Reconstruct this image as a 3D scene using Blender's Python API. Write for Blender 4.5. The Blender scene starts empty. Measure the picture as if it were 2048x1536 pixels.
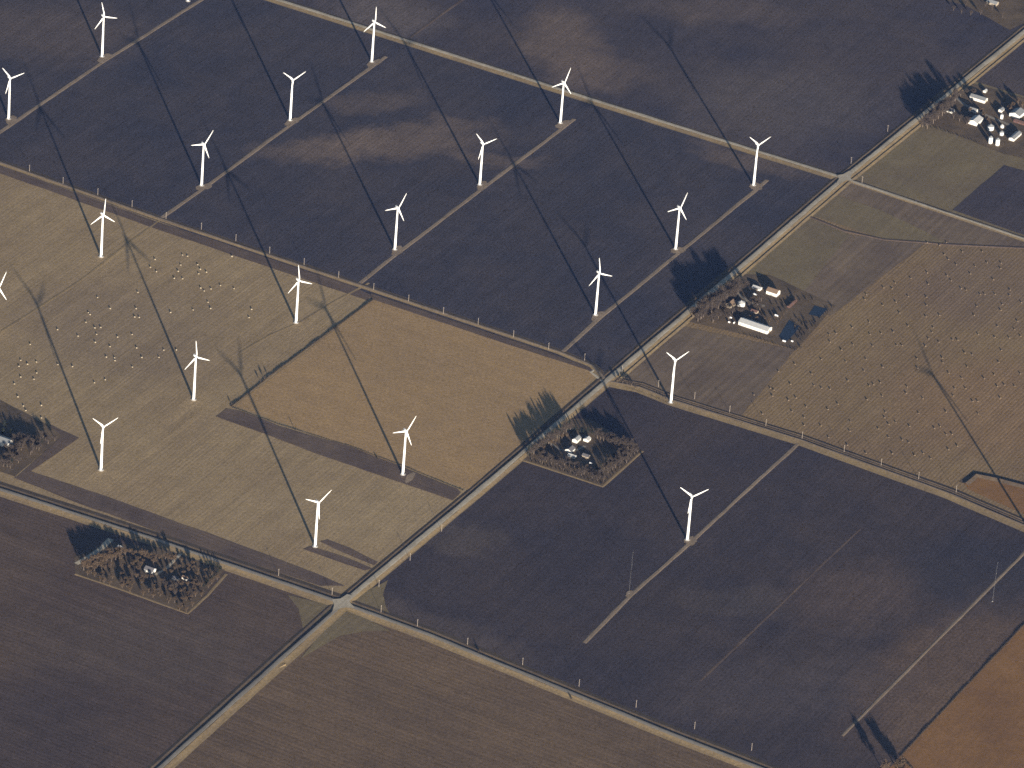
import bpy, bmesh, math, random
import numpy as np
from mathutils import Matrix, Vector

# ------------------------------------------------------------------ camera, sky, sun, exposure
scene = bpy.context.scene
col = scene.collection
R_ = math.radians
SUN_EL, SUN_AZ = R_(8.5), R_(162.84)          # azimuth clockwise from +Y: the sun stands at lower right of the picture
SUN_DIR = Vector((math.sin(SUN_AZ) * math.cos(SUN_EL), math.cos(SUN_AZ) * math.cos(SUN_EL), math.sin(SUN_EL)))

CAM = Vector((0.0, -6858.52, 3970.89))
FW = Vector((0.0, 0.865417, -0.501052)); RT = Vector((0.996604, 0.04126, 0.071264)); UP = Vector((-0.082347, 0.49935, 0.862478))
FPX = 11999.37
cd = bpy.data.cameras.new("camera")
cd.sensor_width = 36.0
cd.lens = 36.0 * FPX / 2048.0
cd.clip_start = 10.0
cd.clip_end = 60000.0
cam = bpy.data.objects.new("camera", cd)
cam.matrix_world = Matrix(((RT.x, UP.x, -FW.x, CAM.x), (RT.y, UP.y, -FW.y, CAM.y), (RT.z, UP.z, -FW.z, CAM.z), (0, 0, 0, 1)))
col.objects.link(cam)
scene.camera = cam

world = bpy.data.worlds.new("World")
scene.world = world
world.use_nodes = True
wn = world.node_tree.nodes
wn.clear()
sky = wn.new("ShaderNodeTexSky"); sky.sky_type = 'NISHITA'; sky.sun_disc = False
sky.sun_elevation = SUN_EL; sky.sun_rotation = SUN_AZ; sky.altitude = 200; sky.air_density = 0.8; sky.dust_density = 0.2; sky.ozone_density = 1.2
bg = wn.new("ShaderNodeBackground"); bg.inputs["Strength"].default_value = 0.05
wo = wn.new("ShaderNodeOutputWorld")
world.node_tree.links.new(sky.outputs[0], bg.inputs[0]); world.node_tree.links.new(bg.outputs[0], wo.inputs[0])

sl = bpy.data.lights.new("sun", 'SUN'); sl.energy = 5.0; sl.angle = R_(0.5); sl.color = (1.0, 0.90, 0.76)
so = bpy.data.objects.new("sun", sl); col.objects.link(so)
so.rotation_euler = SUN_DIR.to_track_quat('Z', 'Y').to_euler(); so.location = SUN_DIR * 3000

scene.view_settings.view_transform = 'Standard'
scene.view_settings.look = 'None'
scene.view_settings.exposure = 1.52
scene.view_settings.gamma = 1.0
scene.render.engine = 'CYCLES'
scene.cycles.max_bounces = 4
scene.cycles.diffuse_bounces = 2
scene.cycles.volume_bounces = 0
scene.cycles.use_denoising = False
scene.cycles.filter_width = 1.6

# ------------------------------------------------------------------ helpers
random.seed(7)
HEAD_A = R_(62.885)                            # bearing of the gravel road and the turbine tracks (from +X)
DA = Vector((math.cos(HEAD_A), math.sin(HEAD_A))); DB = Vector((DA.y, -DA.x))

def G(u, v, z=0.0):
    """survey point of the picture -> its place on the flat ground"""
    r = FW + RT * ((u - 1024.0) / FPX) - UP * ((v - 768.0) / FPX)
    t = (0.0 - CAM.z) / r.z
    p = CAM + r * t
    return Vector((p.x, p.y, z))

def tag(o, label=None, cat=None, group=None, kind=None):
    if label: o["label"] = label
    if cat: o["category"] = cat
    if group: o["group"] = group
    if kind: o["kind"] = kind
    return o

def mesh(name, verts, faces, mats, idx=None, smooth=False):
    me = bpy.data.meshes.new(name)
    me.from_pydata([tuple(v) for v in verts], [], faces)
    for m in (mats if isinstance(mats, (list, tuple)) else [mats]): me.materials.append(m)
    if idx: me.polygons.foreach_set("material_index", idx)
    if smooth: me.polygons.foreach_set("use_smooth", [True] * len(me.polygons))
    me.update()
    return me

def obj(name, me, parent=None, loc=(0, 0, 0), rz=0.0, scale=None):
    o = bpy.data.objects.new(name, me); col.objects.link(o)
    o.location = loc; o.rotation_euler = (0, 0, rz)
    if scale: o.scale = scale
    if parent: o.parent = parent
    return o

def empty(name, loc=(0, 0, 0), rz=0.0, scale=None):
    o = bpy.data.objects.new(name, None); col.objects.link(o)
    o.location = loc; o.rotation_euler = (0, 0, rz); o.empty_display_size = 1.0
    if scale: o.scale = scale
    return o

def copy_tree(o, parent=None):
    c = o.copy(); col.objects.link(c); c.parent = parent
    for ch in list(o.children): copy_tree(ch, c)
    return c

class MB:
    def __init__(s): s.v = []; s.f = []
    def add(s, vs, fs):
        n = len(s.v); s.v += [tuple(v) for v in vs]; s.f += [tuple(i + n for i in f) for f in fs]
    def box(s, x0, x1, y0, y1, z0, z1):
        s.add([(x0, y0, z0), (x1, y0, z0), (x1, y1, z0), (x0, y1, z0), (x0, y0, z1), (x1, y0, z1), (x1, y1, z1), (x0, y1, z1)],
              [(0, 3, 2, 1), (4, 5, 6, 7), (0, 1, 5, 4), (1, 2, 6, 5), (2, 3, 7, 6), (3, 0, 4, 7)])
    def lathe(s, prof, n=16, cx=0, cy=0):
        vs = []; fs = []
        for r, z in prof:
            for k in range(n):
                a = 2 * math.pi * k / n; vs.append((cx + r * math.cos(a), cy + r * math.sin(a), z))
        for j in range(len(prof) - 1):
            for k in range(n):
                k2 = (k + 1) % n; fs.append((j * n + k, j * n + k2, (j + 1) * n + k2, (j + 1) * n + k))
        fs.append(tuple(range((len(prof) - 1) * n, len(prof) * n))); fs.append(tuple(range(n - 1, -1, -1)))
        s.add(vs, fs)
    def bar(s, a, b, r0, r1, n=5):
        a = Vector(a); b = Vector(b); d = (b - a).normalized()
        q = Vector((0, 0, 1)) if abs(d.z) < 0.9 else Vector((1, 0, 0))
        e1 = d.cross(q).normalized(); e2 = d.cross(e1)
        vs = []
        for p, r in ((a, r0), (b, r1)):
            for k in range(n):
                t = 2 * math.pi * k / n; vs.append(p + e1 * (r * math.cos(t)) + e2 * (r * math.sin(t)))
        fs = [(k, (k + 1) % n, n + (k + 1) % n, n + k) for k in range(n)] + [tuple(range(n, 2 * n)), tuple(range(n - 1, -1, -1))]
        s.add(vs, fs)
    def me(s, name, mat, smooth=False): return mesh(name, s.v, s.f, mat, smooth=smooth)

# ------------------------------------------------------------------ materials
def nodes_of(name):
    m = bpy.data.materials.new(name); m.use_nodes = True
    nt = m.node_tree; nt.nodes.clear()
    out = nt.nodes.new("ShaderNodeOutputMaterial"); b = nt.nodes.new("ShaderNodeBsdfPrincipled")
    nt.links.new(b.outputs[0], out.inputs[0])
    b.inputs["Roughness"].default_value = 0.9
    b.inputs["Specular IOR Level"].default_value = 0.1
    return m, nt, b

def noise(nt, vec, scale, detail=3.0, rough=0.55, dist=0.0):
    n = nt.nodes.new("ShaderNodeTexNoise"); n.inputs["Scale"].default_value = scale; n.inputs["Detail"].default_value = detail
    n.inputs["Roughness"].default_value = rough; n.inputs["Distortion"].default_value = dist
    nt.links.new(vec, n.inputs["Vector"]); return n.outputs["Fac"]

def ramp(nt, fac, lo, hi, a=0.0, b=1.0):
    r = nt.nodes.new("ShaderNodeMapRange"); r.inputs["From Min"].default_value = lo; r.inputs["From Max"].default_value = hi
    r.inputs["To Min"].default_value = a; r.inputs["To Max"].default_value = b
    nt.links.new(fac, r.inputs["Value"]); return r.outputs[0]

def mixc(nt, fac, a, b):
    m = nt.nodes.new("ShaderNodeMix"); m.data_type = 'RGBA'
    if isinstance(fac, (int, float)): m.inputs[0].default_value = fac
    else: nt.links.new(fac, m.inputs[0])
    for s, i in ((a, 6), (b, 7)):
        if isinstance(s, tuple): m.inputs[i].default_value = (*s, 1.0)
        else: nt.links.new(s, m.inputs[i])
    return m.outputs[2]

def math_(nt, op, a, b=None):
    m = nt.nodes.new("ShaderNodeMath"); m.operation = op
    for s, i in ((a, 0), (b, 1)):
        if s is None: continue
        if isinstance(s, (int, float)): m.inputs[i].default_value = s
        else: nt.links.new(s, m.inputs[i])
    return m.outputs[0]

def scale_col(nt, c, f):
    m = nt.nodes.new("ShaderNodeVectorMath"); m.operation = 'SCALE'
    nt.links.new(c, m.inputs[0]); nt.links.new(f, m.inputs["Scale"]); return m.outputs[0]

def mapping(nt, vec, rot=0.0, scale=(1, 1, 1), loc=(0, 0, 0)):
    m = nt.nodes.new("ShaderNodeMapping"); m.inputs["Rotation"].default_value = (0, 0, rot)
    m.inputs["Scale"].default_value = scale; m.inputs["Location"].default_value = loc
    nt.links.new(vec, m.inputs["Vector"]); return m.outputs[0]

def soil(name, base, alt, head=None, streak=0.0, width=7.0, length=260.0, big=190.0, mid=0.18, grain=0.16, bump=0.25, patches=(), patch_col=None, bias=0.5, seed=0.0, rows=0.35):
    """worked soil or stubble: broad soil zones, drill rows along the field, clods; patches = washed-out or darker spots of soil colour"""
    m, nt, b = nodes_of(name)
    tc = nt.nodes.new("ShaderNodeTexCoord"); v = mapping(nt, tc.outputs["Object"], loc=(seed, seed * 0.7, 0))
    c = mixc(nt, ramp(nt, noise(nt, v, 1.0 / big, 4, 0.6, 0.4), bias - 0.17, bias + 0.17), base, alt)
    for (px, py, rx, ry, amt, *pc) in patches:
        g0 = G(px, py)
        mp = nt.nodes.new("ShaderNodeMapping"); mp.vector_type = 'TEXTURE'
        mp.inputs["Location"].default_value = (g0.x, g0.y, 0); mp.inputs["Rotation"].default_value = (0, 0, R_(pc[1]) if len(pc) > 1 else 0)
        mp.inputs["Scale"].default_value = (rx, ry, 100)
        nz = nt.nodes.new("ShaderNodeTexNoise"); nz.inputs["Scale"].default_value = 0.016; nz.inputs["Detail"].default_value = 6; nz.inputs["Roughness"].default_value = 0.65
        nt.links.new(tc.outputs["Object"], nz.inputs["Vector"])
        wv = nt.nodes.new("ShaderNodeVectorMath"); wv.operation = 'MULTIPLY_ADD'
        nt.links.new(nz.outputs["Color"], wv.inputs[0]); wv.inputs[1].default_value = (110, 110, 0); nt.links.new(tc.outputs["Object"], wv.inputs[2])
        w2 = nt.nodes.new("ShaderNodeVectorMath"); w2.operation = 'SUBTRACT'; nt.links.new(wv.outputs[0], w2.inputs[0]); w2.inputs[1].default_value = (55, 55, 0)
        nt.links.new(w2.outputs[0], mp.inputs["Vector"])
        gr = nt.nodes.new("ShaderNodeTexGradient"); gr.gradient_type = 'SPHERICAL'; nt.links.new(mp.outputs[0], gr.inputs[0])
        c = mixc(nt, ramp(nt, gr.outputs["Fac"], 0.0, 0.55, 0.0, amt), c, pc[0] if pc and pc[0] else patch_col)
    f = ramp(nt, noise(nt, v, 1.0 / 22.0, 3, 0.6), 0.25, 0.75, 1.0 - mid, 1.0 + mid)
    if head is not None and streak > 0:
        sv = mapping(nt, mapping(nt, v, rot=-head), scale=(1.0 / length, 1.0 / width, 1))
        st = noise(nt, sv, 1.0, 3, 0.6, 0.25)
        f = math_(nt, 'MULTIPLY', f, ramp(nt, st, 0.25, 0.75, 1.0 - streak, 1.0 + streak))
        sv2 = mapping(nt, mapping(nt, v, rot=-head), scale=(1.0 / (length * 2.0), 1.0 / (width * 7), 1))
        f = math_(nt, 'MULTIPLY', f, ramp(nt, noise(nt, sv2, 1.0, 2, 0.5), 0.25, 0.75, 1.0 - streak * 0.5, 1.0 + streak * 0.5))
        wv_ = nt.nodes.new("ShaderNodeTexWave"); wv_.bands_direction = 'Y'; wv_.inputs["Scale"].default_value = 0.314 / (width * 1.9)
        wv_.inputs["Distortion"].default_value = 3.0; wv_.inputs["Detail"].default_value = 2; wv_.inputs["Detail Scale"].default_value = 0.25
        nt.links.new(mapping(nt, mapping(nt, v, rot=-head), scale=(0.12, 1, 1)), wv_.inputs["Vector"])
        f = math_(nt, 'MULTIPLY', f, ramp(nt, wv_.outputs["Fac"], 0.0, 1.0, 1.0 - streak * rows, 1.0 + streak * rows * 0.7))
    fine = noise(nt, v, 1.0 / 4.0, 5, 0.85)
    f = math_(nt, 'MULTIPLY', f, ramp(nt, fine, 0.28, 0.72, 1.0 - grain * 2.3, 1.0 + grain * 2.3))
    nt.links.new(scale_col(nt, c, f), b.inputs["Base Color"])
    if bump:
        bp = nt.nodes.new("ShaderNodeBump"); bp.inputs["Strength"].default_value = 1.0; bp.inputs["Distance"].default_value = bump
        nt.links.new(fine, bp.inputs["Height"]); nt.links.new(bp.outputs[0], b.inputs["Normal"])
    return m

def plain(name, c, c2=None, scale=1.0, rough=0.8, spec=0.2, amt=1.0, coat=0.0):
    m, nt, b = nodes_of(name)
    b.inputs["Roughness"].default_value = rough; b.inputs["Specular IOR Level"].default_value = spec
    tc = nt.nodes.new("ShaderNodeTexCoord")
    c2 = c2 or tuple(x * 0.82 for x in c)
    nt.links.new(mixc(nt, ramp(nt, noise(nt, tc.outputs["Object"], scale, 4, 0.6), 0.3, 0.7, 0.0, amt), c, c2), b.inputs["Base Color"])
    return m

def corrugated(name, c, pitch=3.0):
    m, nt, b = nodes_of(name)
    b.inputs["Roughness"].default_value = 0.5; b.inputs["Specular IOR Level"].default_value = 0.4
    tc = nt.nodes.new("ShaderNodeTexCoord")
    nt.links.new(mixc(nt, ramp(nt, noise(nt, tc.outputs["Object"], 0.35, 4, 0.6), 0.3, 0.7), c, tuple(x * 0.8 for x in c)), b.inputs["Base Color"])
    w = nt.nodes.new("ShaderNodeTexWave"); w.inputs["Scale"].default_value = pitch; nt.links.new(tc.outputs["Object"], w.inputs["Vector"])
    bp = nt.nodes.new("ShaderNodeBump"); bp.inputs["Strength"].default_value = 0.3; bp.inputs["Distance"].default_value = 0.05
    nt.links.new(w.outputs["Fac"], bp.inputs["Height"]); nt.links.new(bp.outputs[0], b.inputs["Normal"])
    return m

HA = HEAD_A; HB = HEAD_A - math.pi / 2
TANP = (0.215, 0.150, 0.100)
M = {}
M["ground"] = soil("soil ground", (0.10, 0.085, 0.075), (0.15, 0.12, 0.09), bump=0.2)
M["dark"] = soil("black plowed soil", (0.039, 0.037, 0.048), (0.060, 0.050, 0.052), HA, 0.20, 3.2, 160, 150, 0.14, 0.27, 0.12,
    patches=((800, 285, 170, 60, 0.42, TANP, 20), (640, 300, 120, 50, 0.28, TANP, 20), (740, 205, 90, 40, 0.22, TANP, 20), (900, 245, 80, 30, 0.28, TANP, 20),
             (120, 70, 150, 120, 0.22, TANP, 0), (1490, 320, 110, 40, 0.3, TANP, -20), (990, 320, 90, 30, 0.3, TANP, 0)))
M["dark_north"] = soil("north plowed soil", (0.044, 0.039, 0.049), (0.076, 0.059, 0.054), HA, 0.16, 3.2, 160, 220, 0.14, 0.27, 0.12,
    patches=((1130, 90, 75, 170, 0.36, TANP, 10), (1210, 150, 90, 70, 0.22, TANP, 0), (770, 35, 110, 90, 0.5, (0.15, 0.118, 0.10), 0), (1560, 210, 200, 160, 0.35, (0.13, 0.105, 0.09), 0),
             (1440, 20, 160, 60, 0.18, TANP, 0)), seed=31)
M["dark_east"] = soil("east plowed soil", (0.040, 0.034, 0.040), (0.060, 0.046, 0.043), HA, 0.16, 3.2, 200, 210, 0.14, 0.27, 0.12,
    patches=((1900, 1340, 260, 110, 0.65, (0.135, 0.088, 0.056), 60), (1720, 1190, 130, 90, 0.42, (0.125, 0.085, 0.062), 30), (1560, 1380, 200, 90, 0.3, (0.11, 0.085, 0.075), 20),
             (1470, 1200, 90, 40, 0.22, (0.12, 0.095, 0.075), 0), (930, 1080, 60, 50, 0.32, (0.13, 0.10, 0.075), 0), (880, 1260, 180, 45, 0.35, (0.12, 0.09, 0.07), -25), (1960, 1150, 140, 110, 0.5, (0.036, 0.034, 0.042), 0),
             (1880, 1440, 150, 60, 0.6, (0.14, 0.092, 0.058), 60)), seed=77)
M["purple"] = soil("brown plowed soil", (0.070, 0.049, 0.040), (0.098, 0.068, 0.049), HB, 0.22, 3.6, 240, 230, 0.13, 0.22, 0.14, seed=12,
    patches=((300, 1300, 200, 120, 0.4, (0.10, 0.075, 0.058), 0), (80, 1480, 130, 200, 0.5, (0.048, 0.038, 0.040), 0)))
M["brown_south"] = soil("south brown field", (0.112, 0.076, 0.048), (0.150, 0.100, 0.058), HB, 0.22, 4.0, 240, 200, 0.13, 0.22, 0.14, seed=55)
M["tan"] = soil("tan stubble", (0.305, 0.200, 0.096), (0.275, 0.184, 0.094), HB, 0.08, 2.8, 160, 160, 0.09, 0.18, 0.14, seed=5)
M["bale_west"] = soil("west stubble", (0.284, 0.206, 0.112), (0.246, 0.176, 0.098), HA, 0.18, 2.8, 160, 150, 0.10, 0.18, 0.14, seed=90,
    patches=((230, 660, 170, 190, 0.6, (0.205, 0.150, 0.096), 60), (700, 1030, 200, 90, 0.4, (0.30, 0.222, 0.125), 0)))
M["bale_east"] = soil("east stubble", (0.224, 0.154, 0.078), (0.192, 0.128, 0.070), HA, 0.17, 2.6, 170, 170, 0.09, 0.20, 0.14, rows=1.0, seed=41,
    patches=((2010, 820, 190, 170, 0.45, (0.245, 0.148, 0.076), 0), (1960, 570, 150, 120, 0.5, (0.155, 0.108, 0.078), 60)))
M["olive"] = soil("olive stubble", (0.175, 0.136, 0.072), (0.145, 0.110, 0.066), HA, 0.10, 6, 200, 120, 0.10, 0.14, 0.14, seed=18)
M["mauve"] = soil("disked brown soil", (0.125, 0.090, 0.064), (0.172, 0.126, 0.080), HA, 0.20, 6, 200, 130, 0.12, 0.14, 0.14, seed=23)
M["orange"] = soil("rusty tan grass", (0.225, 0.120, 0.046), (0.172, 0.092, 0.040), HA, 0.06, 6, 150, 90, 0.10, 0.14, 0.14, seed=64)
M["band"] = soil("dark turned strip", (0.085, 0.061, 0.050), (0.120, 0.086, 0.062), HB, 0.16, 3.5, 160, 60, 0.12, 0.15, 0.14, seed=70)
M["lot"] = soil("yard grass with tree shade", (0.135, 0.096, 0.057), (0.080, 0.060, 0.041), None, 0, 6, 200, 35, 0.18, 0.16, 0.20, seed=36)  # tree shade of the yards is partly put into this dark grass colour
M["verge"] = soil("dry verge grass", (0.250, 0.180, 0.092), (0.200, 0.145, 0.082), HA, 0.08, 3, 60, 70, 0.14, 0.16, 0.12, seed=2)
M["ditch"] = soil("ditch grass with shade tone", (0.110, 0.080, 0.050), (0.075, 0.057, 0.042), None, 0, 3, 60, 40, 0.15, 0.16, 0.12, seed=3)  # damp grass, darkened further to deepen the shade line of the ditches
M["gravel"] = soil("limestone gravel", (0.40, 0.345, 0.258), (0.31, 0.265, 0.196), HA, 0.14, 1.6, 90, 40, 0.12, 0.12, 0.05, seed=8)
M["gravel_grey"] = soil("oiled grey gravel", (0.255, 0.225, 0.180), (0.20, 0.175, 0.142), HB, 0.06, 1.5, 120, 60, 0.06, 0.08, 0.05, seed=9)
M["track"] = soil("track gravel", (0.225, 0.170, 0.118), (0.175, 0.132, 0.092), HA, 0.06, 1.2, 50, 40, 0.12, 0.15, 0.06, seed=10)
M["white"] = plain("turbine white paint", (0.80, 0.80, 0.78), (0.74, 0.74, 0.72), 0.2, 0.45, 0.4)
M["concrete"] = plain("concrete", (0.38, 0.36, 0.33), None, 0.8)
M["steel"] = plain("galvanised steel", (0.42, 0.43, 0.44), None, 0.5, 0.45, 0.5)
M["maststeel"] = plain("dull mast steel", (0.16, 0.16, 0.165), None, 0.5, 0.6, 0.3)
M["darkmetal"] = plain("dark metal", (0.08, 0.08, 0.085), None, 1.0, 0.5, 0.4)
M["pole"] = plain("weathered pole wood", (0.34, 0.29, 0.24), None, 1.0)
M["bark"] = plain("bark", (0.115, 0.090, 0.070), None, 1.5)
M["twig"] = plain("bare twigs", (0.066, 0.050, 0.038), (0.042, 0.033, 0.026), 0.6)
M["oakleaf"] = plain("withered oak leaves", (0.095, 0.064, 0.037), (0.058, 0.041, 0.026), 0.7)
M["needle"] = plain("conifer needles", (0.026, 0.030, 0.019), (0.016, 0.020, 0.014), 0.8)
M["brush"] = plain("dry brush", (0.060, 0.046, 0.032), (0.04, 0.032, 0.024), 0.6)
M["bale"] = plain("net wrapped straw", (0.38, 0.32, 0.23), (0.29, 0.245, 0.17), 2.0)
M["bale_old"] = plain("weathered straw", (0.165, 0.125, 0.085), (0.11, 0.084, 0.057), 2.0)
M["whitewall"] = plain("white painted siding", (0.62, 0.60, 0.55), (0.52, 0.50, 0.46), 0.6)
M["greyroof"] = corrugated("grey sheet roof", (0.20, 0.205, 0.205))
M["whiteroof"] = corrugated("white sheet roof", (0.40, 0.395, 0.38))
M["brownroof"] = plain("brown shingles", (0.17, 0.115, 0.075), (0.13, 0.09, 0.06), 1.2)
M["darkroof"] = plain("dark shingles", (0.105, 0.10, 0.105), None, 1.2)
M["redroof"] = plain("rust red sheet", (0.115, 0.066, 0.052), None, 1.0)
M["tanwall"] = plain("tan siding", (0.30, 0.25, 0.185), None, 1.0)
M["redwall"] = plain("red barn board", (0.105, 0.055, 0.045), None, 1.0)
M["binsteel"] = corrugated("bin steel", (0.55, 0.56, 0.56), 6.0)
M["binwhite"] = corrugated("bin white steel", (0.74, 0.74, 0.72), 6.0)
M["glass"] = plain("window glass", (0.03, 0.035, 0.045), None, 1.0, 0.1, 0.6)
M["carpaint"] = plain("white car paint", (0.72, 0.72, 0.72), None, 1.0, 0.3, 0.5)
M["tyre"] = plain("tyre rubber", (0.03, 0.03, 0.03), None, 1.0)
mw, ntw, bw = nodes_of("pond water")
bw.inputs["Base Color"].default_value = (0.012, 0.018, 0.028, 1); bw.inputs["Roughness"].default_value = 0.25; bw.inputs["Specular IOR Level"].default_value = 0.3
tcw = ntw.nodes.new("ShaderNodeTexCoord"); bpw = ntw.nodes.new("ShaderNodeBump"); bpw.inputs["Strength"].default_value = 0.3; bpw.inputs["Distance"].default_value = 0.05
ntw.links.new(noise(ntw, tcw.outputs["Object"], 0.8), bpw.inputs["Height"]); ntw.links.new(bpw.outputs[0], bw.inputs["Normal"])
M["water"] = mw

# ------------------------------------------------------------------ ground and fields
def sheet(name, pts, z, mat, label, cat="field", jit=0.9, step=9.0, world_pts=False):
    P = [p if world_pts else G(*p) for p in pts]
    out = []
    for i, a in enumerate(P):
        b = P[(i + 1) % len(P)]
        n = max(1, min(240, int((b - a).length / step)))
        nr = Vector((-(b - a).y, (b - a).x, 0)).normalized()
        w = 0.0
        for k in range(n):
            w = 0.8 * w + random.uniform(-jit, jit) * 0.32
            q = a.lerp(b, k / n) + nr * (w if k else 0)
            out.append((q.x, q.y, z))
    o = obj(name, mesh(name, out, [tuple(range(len(out)))], mat))
    if sum((out[i][0] * out[(i + 1) % len(out)][1] - out[(i + 1) % len(out)][0] * out[i][1]) for i in range(len(out))) < 0:
        o.data.flip_normals()
    return tag(o, label, cat, kind="structure")

S = 14000.0
tag(obj("ground", mesh("ground", [(-S, -S, -0.6), (S, -S, -0.6), (S, S, -0.6), (-S, S, -0.6)], [(0, 1, 2, 3)], M["ground"])),
    "flat brown farmland reaching far beyond the fields in view", "ground", kind="structure")

X1, X2, X3 = (686, 1208), (1214, 762), (1688, 357)
DL, BL, CL = (-300, 223), (-300, 880), (-200, -237)
DR = [(1600, 883), (1900, 985), (2050, 1048), (2300, 1160)]
BR = [(1350, 1472), (1700, 1608)]
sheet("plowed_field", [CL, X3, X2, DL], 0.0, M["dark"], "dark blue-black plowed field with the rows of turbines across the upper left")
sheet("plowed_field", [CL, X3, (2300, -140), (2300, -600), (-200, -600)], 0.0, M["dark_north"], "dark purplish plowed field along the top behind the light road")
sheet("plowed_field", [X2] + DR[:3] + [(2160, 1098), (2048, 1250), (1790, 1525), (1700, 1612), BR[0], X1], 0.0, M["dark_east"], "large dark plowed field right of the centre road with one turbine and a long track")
sheet("stubble_field", [DL, X2, X1, BL], 0.0, M["bale_west"], "light olive-brown stubble field with bales and turbines at the left")
sheet("plowed_field", [BL, X1, (320, 1536), (-80, 1900), (-700, 1900)], 0.0, M["purple"], "purplish brown plowed field in the lower left corner")
sheet("plowed_field", [X1, BR[0], BR[1], (1700, 2000), (-80, 1900), (320, 1536)], 0.0, M["brown_south"], "brown worked field below the crossroads at the bottom centre")
sheet("grass_field", [(2048, 1250), (1790, 1525), (1700, 1612), (1700, 2000), (2700, 2000), (2700, 560)], 0.05, M["orange"], "rusty orange-tan field in the lower right corner")
sheet("stubble_field", [X3, (2048, 478), (2400, 598), (2400, 1200), DR[3], DR[2], DR[1], DR[0], X2], 0.0, M["bale_east"], "brown stubble field with many scattered bales at the right")
sheet("stubble_field", [X3, (1834, 240), (1935, 160), (2300, -140), (2600, 300), (2400, 598), (2048, 478)], 0.0, M["olive"], "olive-brown field between the road crossing and the upper right farm")
# sub-fields
sheet("tan_field", [(748, 598), (1202, 742), (1175, 770), (938, 980), (470, 812)], 0.10, M["tan"], "smooth tan field left of the centre road, framed by a hedge and a dark strip", jit=1.2)
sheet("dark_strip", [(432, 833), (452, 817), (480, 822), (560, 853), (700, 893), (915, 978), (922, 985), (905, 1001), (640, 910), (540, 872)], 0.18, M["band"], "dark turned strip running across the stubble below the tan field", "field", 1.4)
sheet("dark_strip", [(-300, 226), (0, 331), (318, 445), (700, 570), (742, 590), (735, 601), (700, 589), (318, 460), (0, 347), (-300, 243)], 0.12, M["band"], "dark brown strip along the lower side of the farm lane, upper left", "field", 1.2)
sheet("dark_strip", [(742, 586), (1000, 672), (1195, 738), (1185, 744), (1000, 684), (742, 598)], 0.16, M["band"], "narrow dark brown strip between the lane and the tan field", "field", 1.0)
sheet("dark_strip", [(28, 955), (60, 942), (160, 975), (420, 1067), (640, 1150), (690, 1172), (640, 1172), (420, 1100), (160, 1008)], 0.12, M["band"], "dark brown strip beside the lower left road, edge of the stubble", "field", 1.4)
sheet("dark_strip", [(28, 958), (60, 944), (158, 876), (98, 848), (118, 878)], 0.16, M["band"], "dark wedge of turned soil round the left edge farmstead", "field", 1.4)
sheet("dark_strip", [(640, 1083), (655, 1079), (700, 1096), (756, 1124), (748, 1131), (700, 1111), (665, 1096)], 0.16, M["band"], "upper one of two thin dark soil strips beside the nearest turbine", "field", 1.0)
sheet("dark_strip", [(606, 1098), (622, 1092), (700, 1118), (744, 1137), (730, 1141), (690, 1128), (640, 1110)], 0.16, M["band"], "lower one of two thin dark soil strips beside the nearest turbine", "field", 1.0)
sheet("grass_corner", [(690, 1203), (776, 1160), (766, 1190), (772, 1215), (788, 1240)], 0.14, M["olive"], "olive grass corner right of the lower crossroads", "field", 1.0)
sheet("grass_corner", [(672, 1214), (575, 1190), (597, 1218), (607, 1262)], 0.14, M["olive"], "olive grass corner left of the lower crossroads", "field", 1.0)
sheet("grass_corner", [(688, 1216), (782, 1262), (735, 1262), (680, 1272), (600, 1318)], 0.14, M["olive"], "olive grass corner just below the lower crossroads", "field", 1.0)
sheet("worked_strip", [(1690, 362), (2048, 484), (2400, 605), (2400, 625), (2048, 497), (1900, 490), (1860, 470), (1760, 420), (1668, 388)], 0.10, M["mauve"], "mauve-brown worked strip just below the right branch of the light road", "field", 1.4)
sheet("olive_field", [(1668, 390), (1760, 420), (1860, 468), (1890, 486), (1770, 480), (1625, 432)], 0.14, M["olive"], "olive lens of stubble below the road crossing", "field", 1.4)
sheet("worked_strip", [(1700, 470), (1790, 480), (1850, 488), (1660, 632), (1590, 600)], 0.12, M["mauve"], "mauve-brown disked strip above the farm with two ponds", "field", 2.2)
sheet("olive_field", [(1621, 436), (1700, 470), (1592, 602), (1540, 560), (1462, 545)], 0.14, M["olive"], "olive-brown stubble block between the road and the farm with two ponds", "field", 1.4)
sheet("worked_strip", [(1362, 652), (1590, 700), (1480, 835), (1222, 762)], 0.10, M["mauve"], "mauve-brown worked block with one turbine at its lower edge", "field", 1.6)
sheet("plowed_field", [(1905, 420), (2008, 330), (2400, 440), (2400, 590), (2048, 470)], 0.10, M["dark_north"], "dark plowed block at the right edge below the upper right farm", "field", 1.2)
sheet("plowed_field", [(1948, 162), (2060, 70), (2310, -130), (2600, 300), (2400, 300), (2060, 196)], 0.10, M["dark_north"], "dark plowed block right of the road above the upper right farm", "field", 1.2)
sheet("grass_field", [(1870, -5), (1930, 10), (2020, 60), (2062, 40), (2100, -60), (1850, -60)], 0.10, M["lot"], "rough grass yard in the top right corner", "field", 1.6)
sheet("grass_field", [(1930, 968), (1952, 952), (2048, 975), (2300, 1040), (2300, 1150), (2048, 1028), (1935, 978)], 0.10, M["orange"], "small rusty field enclosed by a ditch bank at the right edge", "field", 1.0)
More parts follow.
